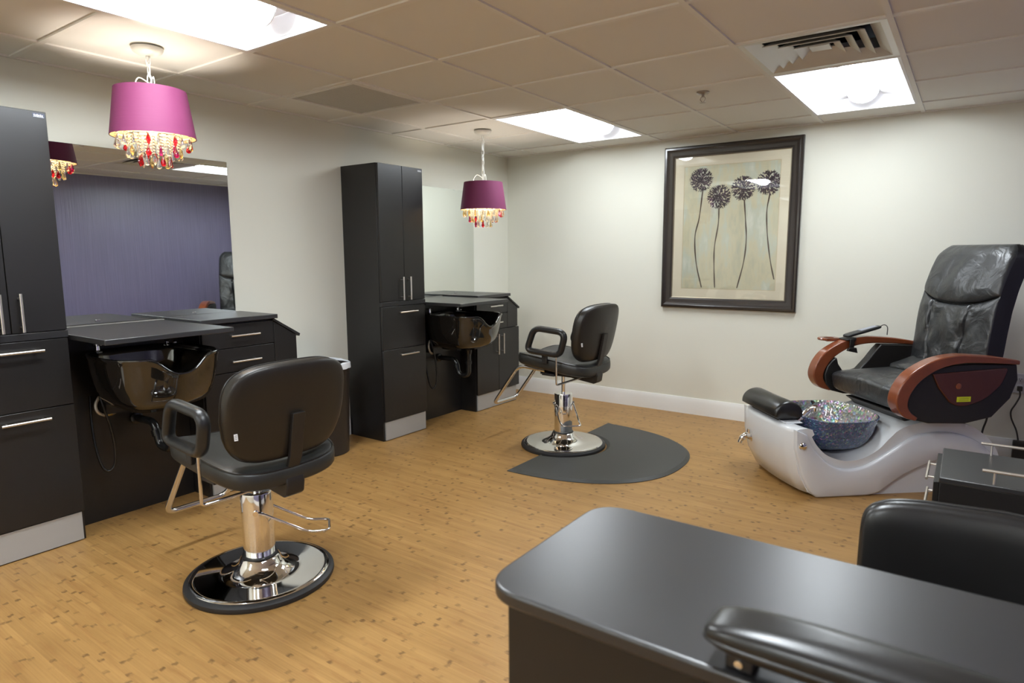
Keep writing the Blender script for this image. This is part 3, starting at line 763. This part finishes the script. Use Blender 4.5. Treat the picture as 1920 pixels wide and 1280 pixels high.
def resample(ps, n):
    d = [0]
    for a, b in zip(ps, ps[1:]): d.append(d[-1] + math.hypot(b[0] - a[0], b[1] - a[1]))
    out = []; k = 0
    for q in range(n):
        t_ = d[-1] * q / (n - 1)
        while k < len(d) - 2 and d[k + 1] < t_: k += 1
        f_ = (t_ - d[k]) / max(1e-9, d[k + 1] - d[k]); out.append((ps[k][0] + (ps[k + 1][0] - ps[k][0]) * f_, ps[k][1] + (ps[k + 1][1] - ps[k][1]) * f_))
    return out
up_ = [(.598, .386)] + groove[1:]
lo_ = [(.598, .386), (.597, .28), (.556, .14), (.510, .045), (.462, .0), (.30, 0)] + wave[::-1]
# lower edge: front crease first, then the sole, paired with the groove line above
ua, ub = resample(up_, 60), resample(lo_, 60)
for s in (1, -1):
    rows = []
    for f_, vv in ((0, .280), (0, .303), (.02, .311), (.07, .3155), (.5, .3165), (.93, .3155), (.98, .311), (1, .303), (1, .280)):
        rows.append([(a[0] + (b_[0] - a[0]) * f_, s * vv, a[1] + (b_[1] - a[1]) * f_) for a, b_ in zip(ua, ub)])
    sk = MB().loft(rows, cap=False, closed=False); obj('side_skirt', sk, M['gel_skirt'], t, angle=50)
# emblem ring on the side
L = [(-.200 + .026 * math.cos(2 * PI * k / 24), .2945, .272 + .012 * math.sin(2 * PI * k / 24)) for k in range(24)]
mb = MB().tube(L, .003, 8, closed=True); mb.tube([(-.200 + .010 * math.cos(a), .2945, .272 + .006 * math.sin(a)) for a in [0.6 + 5 * k / 12 for k in range(13)]], .0022, 6)
obj('emblem', mb, M['chrome_soft'], t)
# chrome fittings
mb = MB().lathe([(.026, 0), (.026, .006), (.020, .012), (.016, .020), (.004, .024)], (.560, .306, .30), 24, 'y'); obj('side_knob', mb, M['chrome'], t)
mb = MB().lathe([(.034, -.004), (.034, .006), (.024, .012), (.018, .030)], (.612, -.155, .225), 24, 'x')
mb.tube(spline([(.635, -.155, .232), (.665, -.157, .228), (.685, -.160, .205), (.692, -.162, .185)], 5), [.020] * 5 + [.017] * 5 + [.013] * 6, 14); mb.tube([(.635, -.155, .24), (.640, -.152, .275)], [.016, .010], 12)
obj('front_spout', mb, M['chrome'], t)
mb = MB(); P = spline([(.50, .13, .385), (.465, .13, .415), (.43, .128, .445), (.395, .125, .462)], 6)
mb.tube(P, [.014] * 6 + [.018] * 6 + [.016] * 7, 14); mb.lathe([(.024, 0), (.024, .020), (.015, .028)], (.388, .124, .448), 18)
for k in (4, 9, 14): mb.tube([P[k], P[k + 1]], .0205, 14)
obj('spray_faucet', mb, M['chrome'], t)
# glass bowl resting in the saddle
sg = lambda x, e_: math.copysign(abs(x) ** e_, x)
def bl(f, z, d=0): return [(.250 + (.232 * f - d) * sg(math.cos(a), .62), (.272 * f - d) * sg(math.sin(a), .62), z + .006 * math.cos(2 * a) * (f > .9)) for a in [2 * PI * k / 64 for k in range(64)]]
outer = [(.20, .2135), (.42, .215), (.60, .222), (.74, .242), (.85, .280), (.93, .330), (.985, .395), (1.015, .412)]
inn = [(1.0, .4195, .002), (.985, .408, .006), (.93, .345, .008), (.85, .295, .008), (.74, .258, .008), (.60, .238, .008), (.42, .231, .008), (.10, .229, .008)]
mb = MB().loft([bl(f, z) for f, z in outer] + [bl(1.02, .418)] + [bl(1.0, .4195)], cap=False); mb.f.append(tuple(range(64))); mb.m.append(0)
obj('bowl', mb, M['irid_out'], t, angle=60)
mb = MB().loft([bl(f, z, d) for f, z, d in inn], cap=False); mb.f.append(tuple(range(7 * 64, 8 * 64))); mb.m.append(0)
obj('bowl_lining', mb, M['irid_in'], t, angle=60)
# leg rest pillow across the front
L = []
for k in range(25):
    a = PI * k / 24; L.append((.560 + .088 * math.cos(a), .436 + .076 * math.sin(a)))
L += [(.472, .428), (.500, .412), (.62, .412), (.648, .428)]
loops = []
for v, f in ((-.262, .80), (-.256, .93), (-.24, 1), (-.10, .985), (.02, .985), (.140, 1), (.156, .93), (.162, .80)): loops.append([(.56 + (x - .56) * f, v, .44 + (z - .44) * f) for x, z in L])
obj('leg_rest_pillow', MB().loft(loops), M['vinyl'], t, angle=45)
obj('pillow_base', MB().box(.515, .605, -.20, .12, .396, .420), M['black_metal'], t, bevel=.004)
# seat frame, seat
mb = MB().prism([(-.02, .452), (-.06, .425), (-.10, .385), (-.14, .372), (-.46, .372), (-.52, .455)], -.235, .235, 'y'); obj('seat_frame', mb, M['black_metal'], t, bevel=.01)
mb = MB().box(-.50, -.30, -.30, .30, .425, .462); obj('seat_rail', mb, M['black_metal'], t, bevel=.004)
def sp(x, y, z): return (x - .245 + .012 * z / .08, y, .536 + z + .020 * (1 - (y / .33) ** 2) * (z > 0) + .012 * (x / .27) * (z > 0) * -1)
obj('seat', MB().cushion(.272, .338, .078, .16, .42, sp, 72, 20), M['leather'], t, angle=70)
# backrest: shell, padded lower back, head pillow, and the flap on the seat
prof_f = [(-.455, .62), (-.485, .70), (-.497, .80), (-.506, .90), (-.520, 1.02), (-.548, 1.14), (-.585, 1.25), (-.620, 1.33), (-.655, 1.385), (-.695, 1.40)]
def fx(z):
    for (x0, z0), (x1, z1) in zip(prof_f, prof_f[1:]):
        if z0 <= z <= z1: return x0 + (x1 - x0) * (z - z0) / (z1 - z0)
    return prof_f[0][0] if z < prof_f[0][1] else prof_f[-1][0]
def hw(z): return .288 - .012 * abs(z - 1.0) - (.07 * max(0, (z - 1.30) / .1) ** 2.2 if z > 1.30 else 0)
loops = []
zs = [.55 + .02 * k for k in range(42)] + [1.385]
for z in zs:
    x = fx(z); w = hw(z); d = .135 if z > .75 else .135 - (.75 - z) * .3
    d = d * (1 - .55 * max(0, (z - 1.30) / .1) ** 2)
    loops.append([(x - .012, -w, z), (x - .012, w, z), (x - .045, w + .004, z), (x - d * .85, w * .98, z - .01), (x - d, w * .80, z - .015), (x - d, -w * .80, z - .015), (x - d * .85, -w * .98, z - .01), (x - .045, -w - .004, z)])
obj('back_shell', MB().loft(loops), M['vinyl'], t, angle=35)
def seam_z(y): return 1.045 + .055 * (abs(y) / .27) ** 2.4
def pad(z_lo, z_hi, thick, name, seams, wr, seedv, nu=60, nv=44):
    rs = random.Random(seedv); ph = [(rs.uniform(0, 6), rs.uniform(6, 26), rs.uniform(-30, 30), rs.uniform(.3, 1)) for _ in range(7)]
    fr, bk_ = [], []
    for j in range(nv + 1):
        A_, B_ = [], []
        for i in range(nu + 1):
            s = -1 + 2 * i / nu; lo, hi = z_lo(s * .28), z_hi(s * .28); z = lo + (hi - lo) * j / nv; w = hw(min(z, 1.39)); y = s * w
            q = j / nv
            env = (1 - abs(s) ** 5) ** .5 * (1 - abs(2 * q - 1) ** 6) ** .5
            h = thick * env + .012 * (1 - s * s)
            for sy in seams:
                sy2 = sy * (1 - .25 * (1 - q)); h -= .022 * math.exp(-((y - sy2) / .0075) ** 2) * min(1, env * 1.5); h += .005 * math.exp(-((abs(y - sy2) - .022) / .014) ** 2) * env * math.sin(z * 46 + sy * 20)
            for p_, ky, kz, am in ph: h += wr * am * math.sin(p_ + ky * y * 2.0 + kz * z) * env
            A_.append((fx(z) - .012 + h, y, z)); B_.append((fx(z) - .030, y * .99, z))
        fr.append(A_); bk_.append(B_)
    mb = MB(); mb.loft(fr, cap=False, closed=False); 
    n = nu + 1
    mb2 = MB(); mb2.v = mb.v[:]; mb2.f = mb.f[:]; mb2.m = mb.m[:]; o = len(mb2.v)
    border = [(0, i) for i in range(n)] + [(j, n - 1) for j in range(1, nv + 1)] + [(nv, i) for i in range(n - 2, -1, -1)] + [(j, 0) for j in range(nv - 1, 0, -1)]
    mb2.v += [bk_[j][i] for j, i in border]; m_ = len(border)
    for k in range(m_):
        a, b = border[k], border[(k + 1) % m_]; mb2.f.append((a[0] * n + a[1], b[0] * n + b[1], o + (k + 1) % m_, o + k)); mb2.m.append(0)
    mb2.f.append(tuple(o + k for k in range(m_))); mb2.m.append(0)
    return obj(name, mb2, M['leather'], t, angle=60)
pad(lambda y: .66, lambda y: seam_z(y) - .004, .026, 'back_pad', (-.165, .135), .0026, 5, 120, 56)
pad(lambda y: seam_z(y) + .002, lambda y: 1.388, .040, 'head_pillow', (), .0022, 9)
def fl(x, y, z):
    return (x - .40, y * (1 - .12 * max(0, x / .1)), .662 + z - .10 * (x + .10) * 1.2 + .004 * math.sin(38 * y + 9 * x) + .020 * max(0, -x / .1))
obj('seat_flap', MB().cushion(.115, .262, .020, .3, .5, fl, 64, 14), M['leather'], t, angle=70)
# arms: bent cherry ribbons with a black side shell; the left one carries a dark wood inlay
out_ = spline2([(.0, .452), (.075, .480), (.118, .545), (.108, .620), (.060, .695), (-.015, .748), (-.106, .786), (-.226, .804), (-.38, .796), (-.48, .784), (-.575, .768)], 5)
inn_ = spline2([(-.575, .744), (-.48, .752), (-.38, .757), (-.25, .759), (-.14, .740), (-.055, .700), (.005, .650), (.042, .590), (.050, .540), (.030, .500), (-.012, .470)], 5)
shell = [(-.004, .455), (.035, .50), (.046, .56), (.030, .615), (.0, .652), (-.030, .672), (-.042, .63), (-.075, .585), (-.13, .572), (-.19, .59), (-.25, .655), (-.30, .72), (-.33, .752), (-.575, .744), (-.590, .66), (-.555, .557), (-.455, .455), (-.30, .424), (-.09, .432)]
for s in (1, -1):
    mb = MB(); n = len(out_)
    loops = []
    for k in range(n):
        (ax, az), (bx, bz) = out_[k], inn_[n - 1 - k]
        w0, w1 = (s * .352, s * .428)
        loops.append([(ax, w0, az), (ax, w1, az), (bx, w1, bz), (bx, w0, bz)])
    mb.loft(loops); ar = obj('armrest', mb, M['cherry'], t, bevel=.007, seg=3, angle=50)
    sh = shell if s < 0 else [(-.004, .455), (.035, .50), (.046, .56), (.030, .615), (.0, .652), (-.045, .700), (-.10, .728), (-.20, .748)] + shell[12:]
    obj('arm_shell', MB().prism(sh, s * .346, s * .408, 'y'), M['black_metal'], t, bevel=.006)
    if s > 0:
        wp = rounded([(-.086, .703, 0), (-.52, .728, 0), (-.49, .64, 0), (-.40, .558, 0), (-.279, .520, 0), (-.205, .535, 0), (-.125, .628, 0)], [.02, .02, .04, .05, .05, .05, .03], 5)
        ip = obj('wood_inlay', MB().prism([(p.x, p.y) for p in wp], .404, .418, 'y'), M['cherry_dark'], t, bevel=.004)
        obj('round_button', MB().lathe([(.016, 0), (.016, .003), (.010, .006), (.002, .007)], (-.236, .418, .635), 20, 'y'), M['cherry'], ip)
        mb = MB().box(-.312, -.232, .418, .4195, .549, .577); obj('warning_sticker', mb, M['yellow'], ip)
        mb = MB()
        for q in range(2): mb.box(-.300, -.245, .4195, .4200, .5555 + q * .010, .5575 + q * .010)
        obj('sticker_print', mb, mat('sticker_ink', (.25, .27, .02), .5), ip)
    else:
        mb = MB(); L = []
        for r, z in ((.030, .770), (.058, .770), (.062, .778), (.058, .786), (.030, .786), (.030, .770)): L.append([(-.045 + r * 1.15 * math.cos(a), -.478 + r * math.sin(a), z) for a in [2 * PI * k / 36 for k in range(36)]])
        mb.loft(L, cap=False); mb.box(-.10, .0, -.440, -.42, .768, .786); obj('cup_ring', mb, M['cherry'], t)
        hb = MB().prism([(-.150, .780), (-.085, .780), (-.085, .789), (-.15, .801)], -.432, -.338, 'y'); hb.box(-.135, -.105, -.346, -.334, .715, .79); hb.prism([(-.16, .70), (-.09, .715), (-.10, .735), (-.15, .735)], -.350, -.330, 'y')
        obj('remote_cradle', hb, M['black_metal'], t, bevel=.003)
PED = t
# remote lying in its cradle: a thing of its own
c41, s41 = math.cos(math.radians(221)), math.sin(math.radians(221))
def ped(u, v): return (3.28 + c41 * u - s41 * v, 4.29 + s41 * u + c41 * v)
rx, ry = ped(-.215, -.382)
rm = thing('remote_control', 'grey and black handheld remote lying on the far wooden chair arm', 'remote control', (rx, ry, .828), math.radians(221))
def rf(x, y, z): return (x, y * (1 + .12 * (x > 0)), z + .008 - .030 * (x / .12))
obj('remote_body', MB().cushion(.120, .032, .010, .4, .4, rf, 40, 12), M['urethane'], rm, angle=70)
mb = MB()
mb.add([(-.09, -.022, .0300 + .0125), (.02, -.022, .003 + .0125), (.02, .022, .003 + .0125), (-.09, .022, .0300 + .0125), (-.09, -.022, .026 + .0125), (.02, -.022, -.001 + .0125), (.02, .022, -.001 + .0125), (-.09, .022, .026 + .0125)], [(0, 1, 2, 3), (7, 6, 5, 4), (0, 4, 5, 1), (1, 5, 6, 2), (2, 6, 7, 3), (3, 7, 4, 0)])
obj('keypad', mb, M['lcd'], rm)
obj('remote_cord', MB().tube(spline([(-.115, 0, .036), (-.15, 0, .048), (-.175, -.002, .030), (-.178, -.005, -.020)], 6), .0028, 8), M['cord'], rm)

# ------------------------------------------------------------------ wall outlet and cords
t = thing('wall_outlet', 'grey duplex wall outlet with a plug, behind the massage chair', 'outlet', (4.052, YB, .507))
obj('cover_plate', MB().box(-.042, .042, -.007, 0, -.064, .064), M['outlet'], t, bevel=.003)
for z in (.026, -.026):
    mb = MB().lathe([(.019, -.007), (.019, -.010), (.016, -.0115), (.002, -.0115)], (0, 0, z), 24, 'y'); sk = obj('socket', mb, M['outlet'], t)
    mb = MB()
    for x in (-.006, .006): mb.box(x - .0012, x + .0012, -.0125, -.0113, z - .001, z + .008)
    mb.lathe([(.003, -.0113), (.003, -.0125)], (0, 0, z - .008), 10, 'y'); obj('slot', mb, M['ink'], sk)
t = thing('power_cord', 'dark cord hanging from the plug of the wall outlet to a black adapter', 'cord', (4.052, 5.17, 0))
obj('plug', MB().box(-.014, .014, -.012, .0175, .462, .492), M['cord'], t, bevel=.004)
obj('cable', MB().tube(spline([(0, -.002, .470), (.004, -.004, .43), (-.012, -.004, .38), (-.032, -.004, .33), (-.030, -.004, .29), (-.018, -.006, .255), (.005, -.01, .20), (.022, -.02, .12)], 6), .0048, 10), M['cord'], t)
obj('adapter', MB().box(-.010, .085, -.065, -.008, .0, .145), M['cord'], t, bevel=.008)
p0, p1, p2, p3, p4 = ped(-.575, .20), ped(-.60, .22), ped(-.62, .20), ped(-.63, .17), ped(-.645, .15)
t = obj('chair_cable', MB().tube(spline([(*p0, .535), (*p1, .47), (*p2, .39), (*p3, .32), (*p4, .27), (*ped(-.70, .10), .16), (*ped(-.74, .05), .02), (*ped(-.80, -.02), .0055)], 6), .0052, 10), M['cord'])
tag(t, 'dark cable dropping from the massage chair seat behind the white tub', 'cable')

# ------------------------------------------------------------------ framed picture
t = thing('framed_picture', 'large dark-framed print of four dark round flower heads on tall stems', 'picture', (0, YB, 0))
x0, x1, z0, z1 = 1.618, 2.684, .898, 2.197; fw = .083
prof = [(0, 0), (0, -.030), (.008, -.036), (.022, -.037), (.036, -.030), (.050, -.026), (.066, -.024), (.074, -.019), (fw, -.017), (fw, -.004), (fw, 0)]
cor = [(x0, z0, 1, 1), (x1, z0, -1, 1), (x1, z1, -1, -1), (x0, z1, 1, -1)]
loops = [[(cx_ + sx * a, d, cz_ + sz * a) for a, d in prof] for cx_, cz_, sx, sz in cor]; loops.append(loops[0])
obj('frame', MB().loft(loops, cap=False), M['frame'], t, angle=25)
def quadring(a, b, d0, d1, m, name):
    mb = MB(); o = [(x0 + a, z0 + a), (x1 - a, z0 + a), (x1 - a, z1 - a), (x0 + a, z1 - a)]; i_ = [(x0 + b[0], z0 + b[1]), (x1 - b[2], z0 + b[1]), (x1 - b[2], z1 - b[3]), (x0 + b[0], z1 - b[3])]
    for k in range(4):
        j = (k + 1) % 4; q = [(*o[k], d0), (*o[j], d0), (*i_[j], d1), (*i_[k], d1)]; q = [(p[0], p[2], p[1]) for p in q]
        mb.add(q + [(p[0], p[1] + .002, p[2]) for p in q], [(0, 1, 2, 3), (7, 6, 5, 4), (0, 4, 5, 1), (1, 5, 6, 2), (2, 6, 7, 3), (3, 7, 4, 0)])
    return obj(name, mb, m, t)
quadring(fw - .001, (fw + .006,) * 4, -.0165, -.013, M['bead'], 'inner_bead')
quadring(fw + .004, (.164, .157, .156, .159), -.0100, -.0100, M['matboard'], 'mat_board')
px0, px1, pz0, pz1 = x0 + .158, x1 - .150, z0 + .151, z1 - .153
obj('mat_bevel', MB().box(px0 - .0, px1 + .0, -.0078, -.0062, pz0, pz1), M['bevel'], t)
mb = MB(); mb.box(px0 + .010, px1 - .010, -.0090, -.0084, pz0 + .010, pz1 - .010)
mb.mi = 2
stems = [[(1.938, 1.846), (1.916, 1.629), (1.886, 1.477), (1.902, 1.273), (1.953, 1.068)], [(2.073, 1.697), (2.072, 1.573), (2.049, 1.399), (2.05, 1.248), (2.062, 1.068)],
         [(2.267, 1.755), (2.284, 1.591), (2.295, 1.445), (2.282, 1.274), (2.238, 1.070)], [(2.455, 1.786), (2.439, 1.658), (2.45, 1.491), (2.479, 1.299), (2.515, 1.143)]]
heads = [(1.922, 1.928), (2.070, 1.787), (2.255, 1.843), (2.444, 1.872)]
for st in stems:
    P = spline2(st, 8); w = .0045; L = []
    for k, (x, z) in enumerate(P):
        ww = w * (1 + .25 * math.sin(k * .7)); L.append([(x - ww, -.0098, z), (x + ww, -.0098, z), (x + ww, -.0091, z), (x - ww, -.0091, z)])
    mb.loft(L)
rs = random.Random(11)
def dab(cx_, cz_, r, ang, asp, d):
    n = 7; P = []
    for k in range(n):
        a = 2 * PI * k / n; u, v = r * math.cos(a), r * asp * math.sin(a)
        P.append((cx_ + u * math.cos(ang) - v * math.sin(ang), cz_ + u * math.sin(ang) + v * math.cos(ang)))
    P = [(min(x, px1 - .011), z) for x, z in P]
    mb.add([(x, d, z) for x, z in P] + [(x, d + .0004, z) for x, z in P], [tuple(range(n)), tuple(range(2 * n - 1, n - 1, -1))] + [(k, n + k, n + (k + 1) % n, (k + 1) % n) for k in range(n)])
for hx, hz in heads:
    R_ = .084
    for k in range(190):
        rr = R_ * math.sqrt((k + .5) / 190); a = k * 2.39996 + rs.uniform(-.2, .2)
        mb.mi = 3 if rs.random() < .16 else 1
        dab(hx + rr * math.cos(a), hz + rr * math.sin(a), rs.uniform(.0068, .0098), a + rs.uniform(-.5, .5), rs.uniform(.55, .85), -.0100 - (k % 5) * .0001)
    mb.mi = 1
    for k in range(46):
        a = 2 * PI * k / 46 + rs.uniform(-.05, .05); rr = R_ * rs.uniform(1.0, 1.09); dab(hx + rr * math.cos(a), hz + rr * math.sin(a), rs.uniform(.006, .009), a, .38, -.0101)
obj('print', mb, [M['print'], M['bloom'], M['stem'], M['bloom2']], t)
obj('glass_pane', MB().box(x0 + fw - .001, x1 - fw + .001, -.0138, -.0128, z0 + fw - .001, z1 - fw + .001), M['pane'], t)

# ------------------------------------------------------------------ manicure desk in the foreground
t = thing('manicure_desk', 'black manicure desk with rounded corners in the right foreground', 'desk', (3.045, .868, 0))
DW, DD = 1.20, .474
c = rounded([(0, 0, 0), (DW, 0, 0), (DW, DD, 0), (0, DD, 0)], .085, 8, closed=True)
obj('desktop', MB().prism([(p.x, p.y) for p in c], .722, .750, 'z'), M['black_top'], t, bevel=.006, seg=3)
mb = MB().box(.045, .41, .028, .445, .03, .7215); pd = obj('pedestal', mb, M['black_lam'], t, bevel=.0015)
for z0_, z1_ in ((.52, .71), (.31, .514), (.045, .304)):
    d = obj('drawer', MB().box(.05, .405, .4455, .463, z0_, z1_), M['black_lam'], t, bevel=.0015); bar_handle(d, (.15, .463, (z0_ + z1_) / 2), (.31, .463, (z0_ + z1_) / 2), (0, .026, 0))
obj('modesty_panel', MB().box(.413, 1.155, .029, .047, .03, .7215), M['black_lam'], t, bevel=.001)
obj('side_panel', MB().box(1.135, 1.155, .048, .445, .0, .7215), M['black_lam'], t, bevel=.0015)
mb = MB()
for x in (.06, .39):
    for y in (.05, .42): mb.cyl((x, y, 0), (x, y, .03), .016)
obj('feet', mb, M['caster'], t)
# arm cushion on the desk
t = thing('arm_cushion', 'long black padded arm cushion lying on the near edge of the desk', 'cushion', (3.458, .907, .750))
def cf(x, y, z): return (x + .235, y, z + .046 + .005 * math.cos(x / .235 * 1.4))
cu = obj('pad', MB().cushion(.238, .050, .029, .36, .72, cf, 72, 20), M['vinyl'], t, angle=70)
L = [Vector(cf(.236 * sg(math.cos(a), .36), .0495 * sg(math.sin(a), .36), -.004)) for a in [2 * PI * k / 72 for k in range(72)]]
obj('piping', MB().tube(L, .0032, 8, closed=True), M['vinyl'], cu)
for x in (.05, .42):
    mb = MB().box(x - .02, x + .02, -.025, .025, .0, .024); obj('foot', mb, M['black_metal'], t, bevel=.003)
    obj('screw', MB().lathe([(.006, -.025), (.006, -.028), (.001, -.029)], (x, 0, .012), 12, 'y'), M['chrome'], t)

# ------------------------------------------------------------------ task chair behind the desk
t = thing('task_chair', 'black padded chair back standing behind the manicure desk at right', 'chair', (3.835, 1.62, 0), 0)
def tb(a, b, c_):
    y = .085 + .45 * a * a * -1 + c_ + .18 * (b + .17) * .6
    return (a * (1 - .10 * max(0, -b / .17) ** 2), y - .055, .618 + b - .014 * (a / .26) ** 2 * (b > 0))
bk = obj('backrest', MB().cushion(.262, .172, .038, .24, .42, lambda a, b, c_: tb(a, b, -c_), 80, 20), M['vinyl'], t, angle=70)
L = [Vector(tb(.262 * sg(math.cos(a), .24), .172 * sg(math.sin(a), .24), .0)) for a in [2 * PI * k / 80 for k in range(80)]]
obj('piping', MB().tube(L, .003, 8, closed=True), M['vinyl'], bk)
obj('seat', MB().cushion(.25, .235, .042, .4, .42, lambda a, b, c_: (a, b - .17, .435 + c_ + .02 * (a / .25) ** 2), 64, 16), M['vinyl'], t, angle=70)
obj('back_support', MB().tube(spline([(0, .10, .60), (0, .125, .48), (0, .09, .39), (0, -.10, .378)], 6), .016, 12, rb=.03), M['black_metal'], t)
obj('gas_lift', MB().cyl((0, -.17, .10), (0, -.17, .395), .022), M['chrome_soft'], t)
for k in range(5):
    a = 2 * PI * k / 5 + .3; ex, ey = .25 * math.cos(a), -.17 + .25 * math.sin(a)
    lg = obj('leg', MB().tube([(0, -.17, .10), (ex, ey, .068)], [.022, .014], 10), M['black_metal'], t)
    obj('caster', MB().lathe([(.004, -.02), (.026, -.019), (.026, .019), (.004, .02)], (ex, ey, .0265), 20, 'y'), M['caster'], lg)

# ------------------------------------------------------------------ rolling cart
t = thing('rolling_cart', 'black drawer cart with two metal rails on top, right of the tub', 'cart', (3.707, 2.420, 0))
obj('body', MB().box(0, .46, 0, .375, .06, .612), M['black_lam'], t, bevel=.002)
obj('top', MB().box(-.002, .462, -.004, .379, .612, .630), M['black_top'], t, bevel=.003)
bar_handle(t, (.108, .012, .630), (.355, .012, .630), (0, 0, .040), M['handle_cream'], .005, 'rail')
bar_handle(t, (.108, .362, .630), (.355, .362, .630), (0, 0, .040), M['handle_cream'], .005, 'rail')
for z0_, z1_, hz in ((.545, .610, .592), (.435, .540, .494), (.30, .43, .38), (.08, .295, .25)):
    d = obj('drawer', MB().box(-.0165, -.0005, .006, .369, z0_, z1_), M['black_lam'], t, bevel=.0015)
    bar_handle(d, (-.0165, .085, hz), (-.0165, .300, hz), (-.022, 0, 0), M['handle_cream'], .0045)
for x in (.05, .41):
    for y in (.05, .325):
        mb = MB().lathe([(.004, -.011), (.027, -.011), (.027, .011), (.004, .011)], (x, y, .0275), 18, 'y'); mb.cyl((x, y, .04), (x, y, .06), .010); obj('caster', mb, M['caster'], t)

# ------------------------------------------------------------------ world, camera, look
w = bpy.data.worlds.new('world'); sc.world = w; w.use_nodes = True
w.node_tree.nodes['Background'].inputs[0].default_value = (.02, .02, .02, 1)
cam = bpy.data.cameras.new('camera'); co = bpy.data.objects.new('camera', cam); COL.objects.link(co)
cam.sensor_width = 36; cam.lens = 1205.139 / 1920 * 36; cam.clip_start = .02
a, b, r = math.radians(35.36873), math.radians(7.77326), math.radians(-.26184)
fwd = Vector((-math.sin(a) * math.cos(b), math.cos(a) * math.cos(b), -math.sin(b))); rt_ = Vector((math.cos(a), math.sin(a), 0)); up = rt_.cross(fwd)
r2 = rt_ * math.cos(r) + up * math.sin(r); u2 = -rt_ * math.sin(r) + up * math.cos(r)
co.matrix_world = Matrix(((r2.x, u2.x, -fwd.x, 3.73745), (r2.y, u2.y, -fwd.y, 0), (r2.z, u2.z, -fwd.z, 1.34752), (0, 0, 0, 1)))
cam.dof.use_dof = True; cam.dof.focus_distance = 3.4; cam.dof.aperture_fstop = 3.2
sc.camera = co
sc.view_settings.view_transform = 'Standard'; sc.view_settings.look = 'None'; sc.view_settings.gamma = 1.0
sc.view_settings.use_curve_mapping = False; sc.view_settings.exposure = 0.38
sc.cycles.use_denoising = True
sc.cycles.max_bounces = 10; sc.cycles.diffuse_bounces = 6; sc.cycles.glossy_bounces = 5; sc.cycles.transmission_bounces = 8; sc.cycles.transparent_max_bounces = 12
sc.cycles.caustics_reflective = False; sc.cycles.caustics_refractive = False; sc.cycles.sample_clamp_indirect = 8
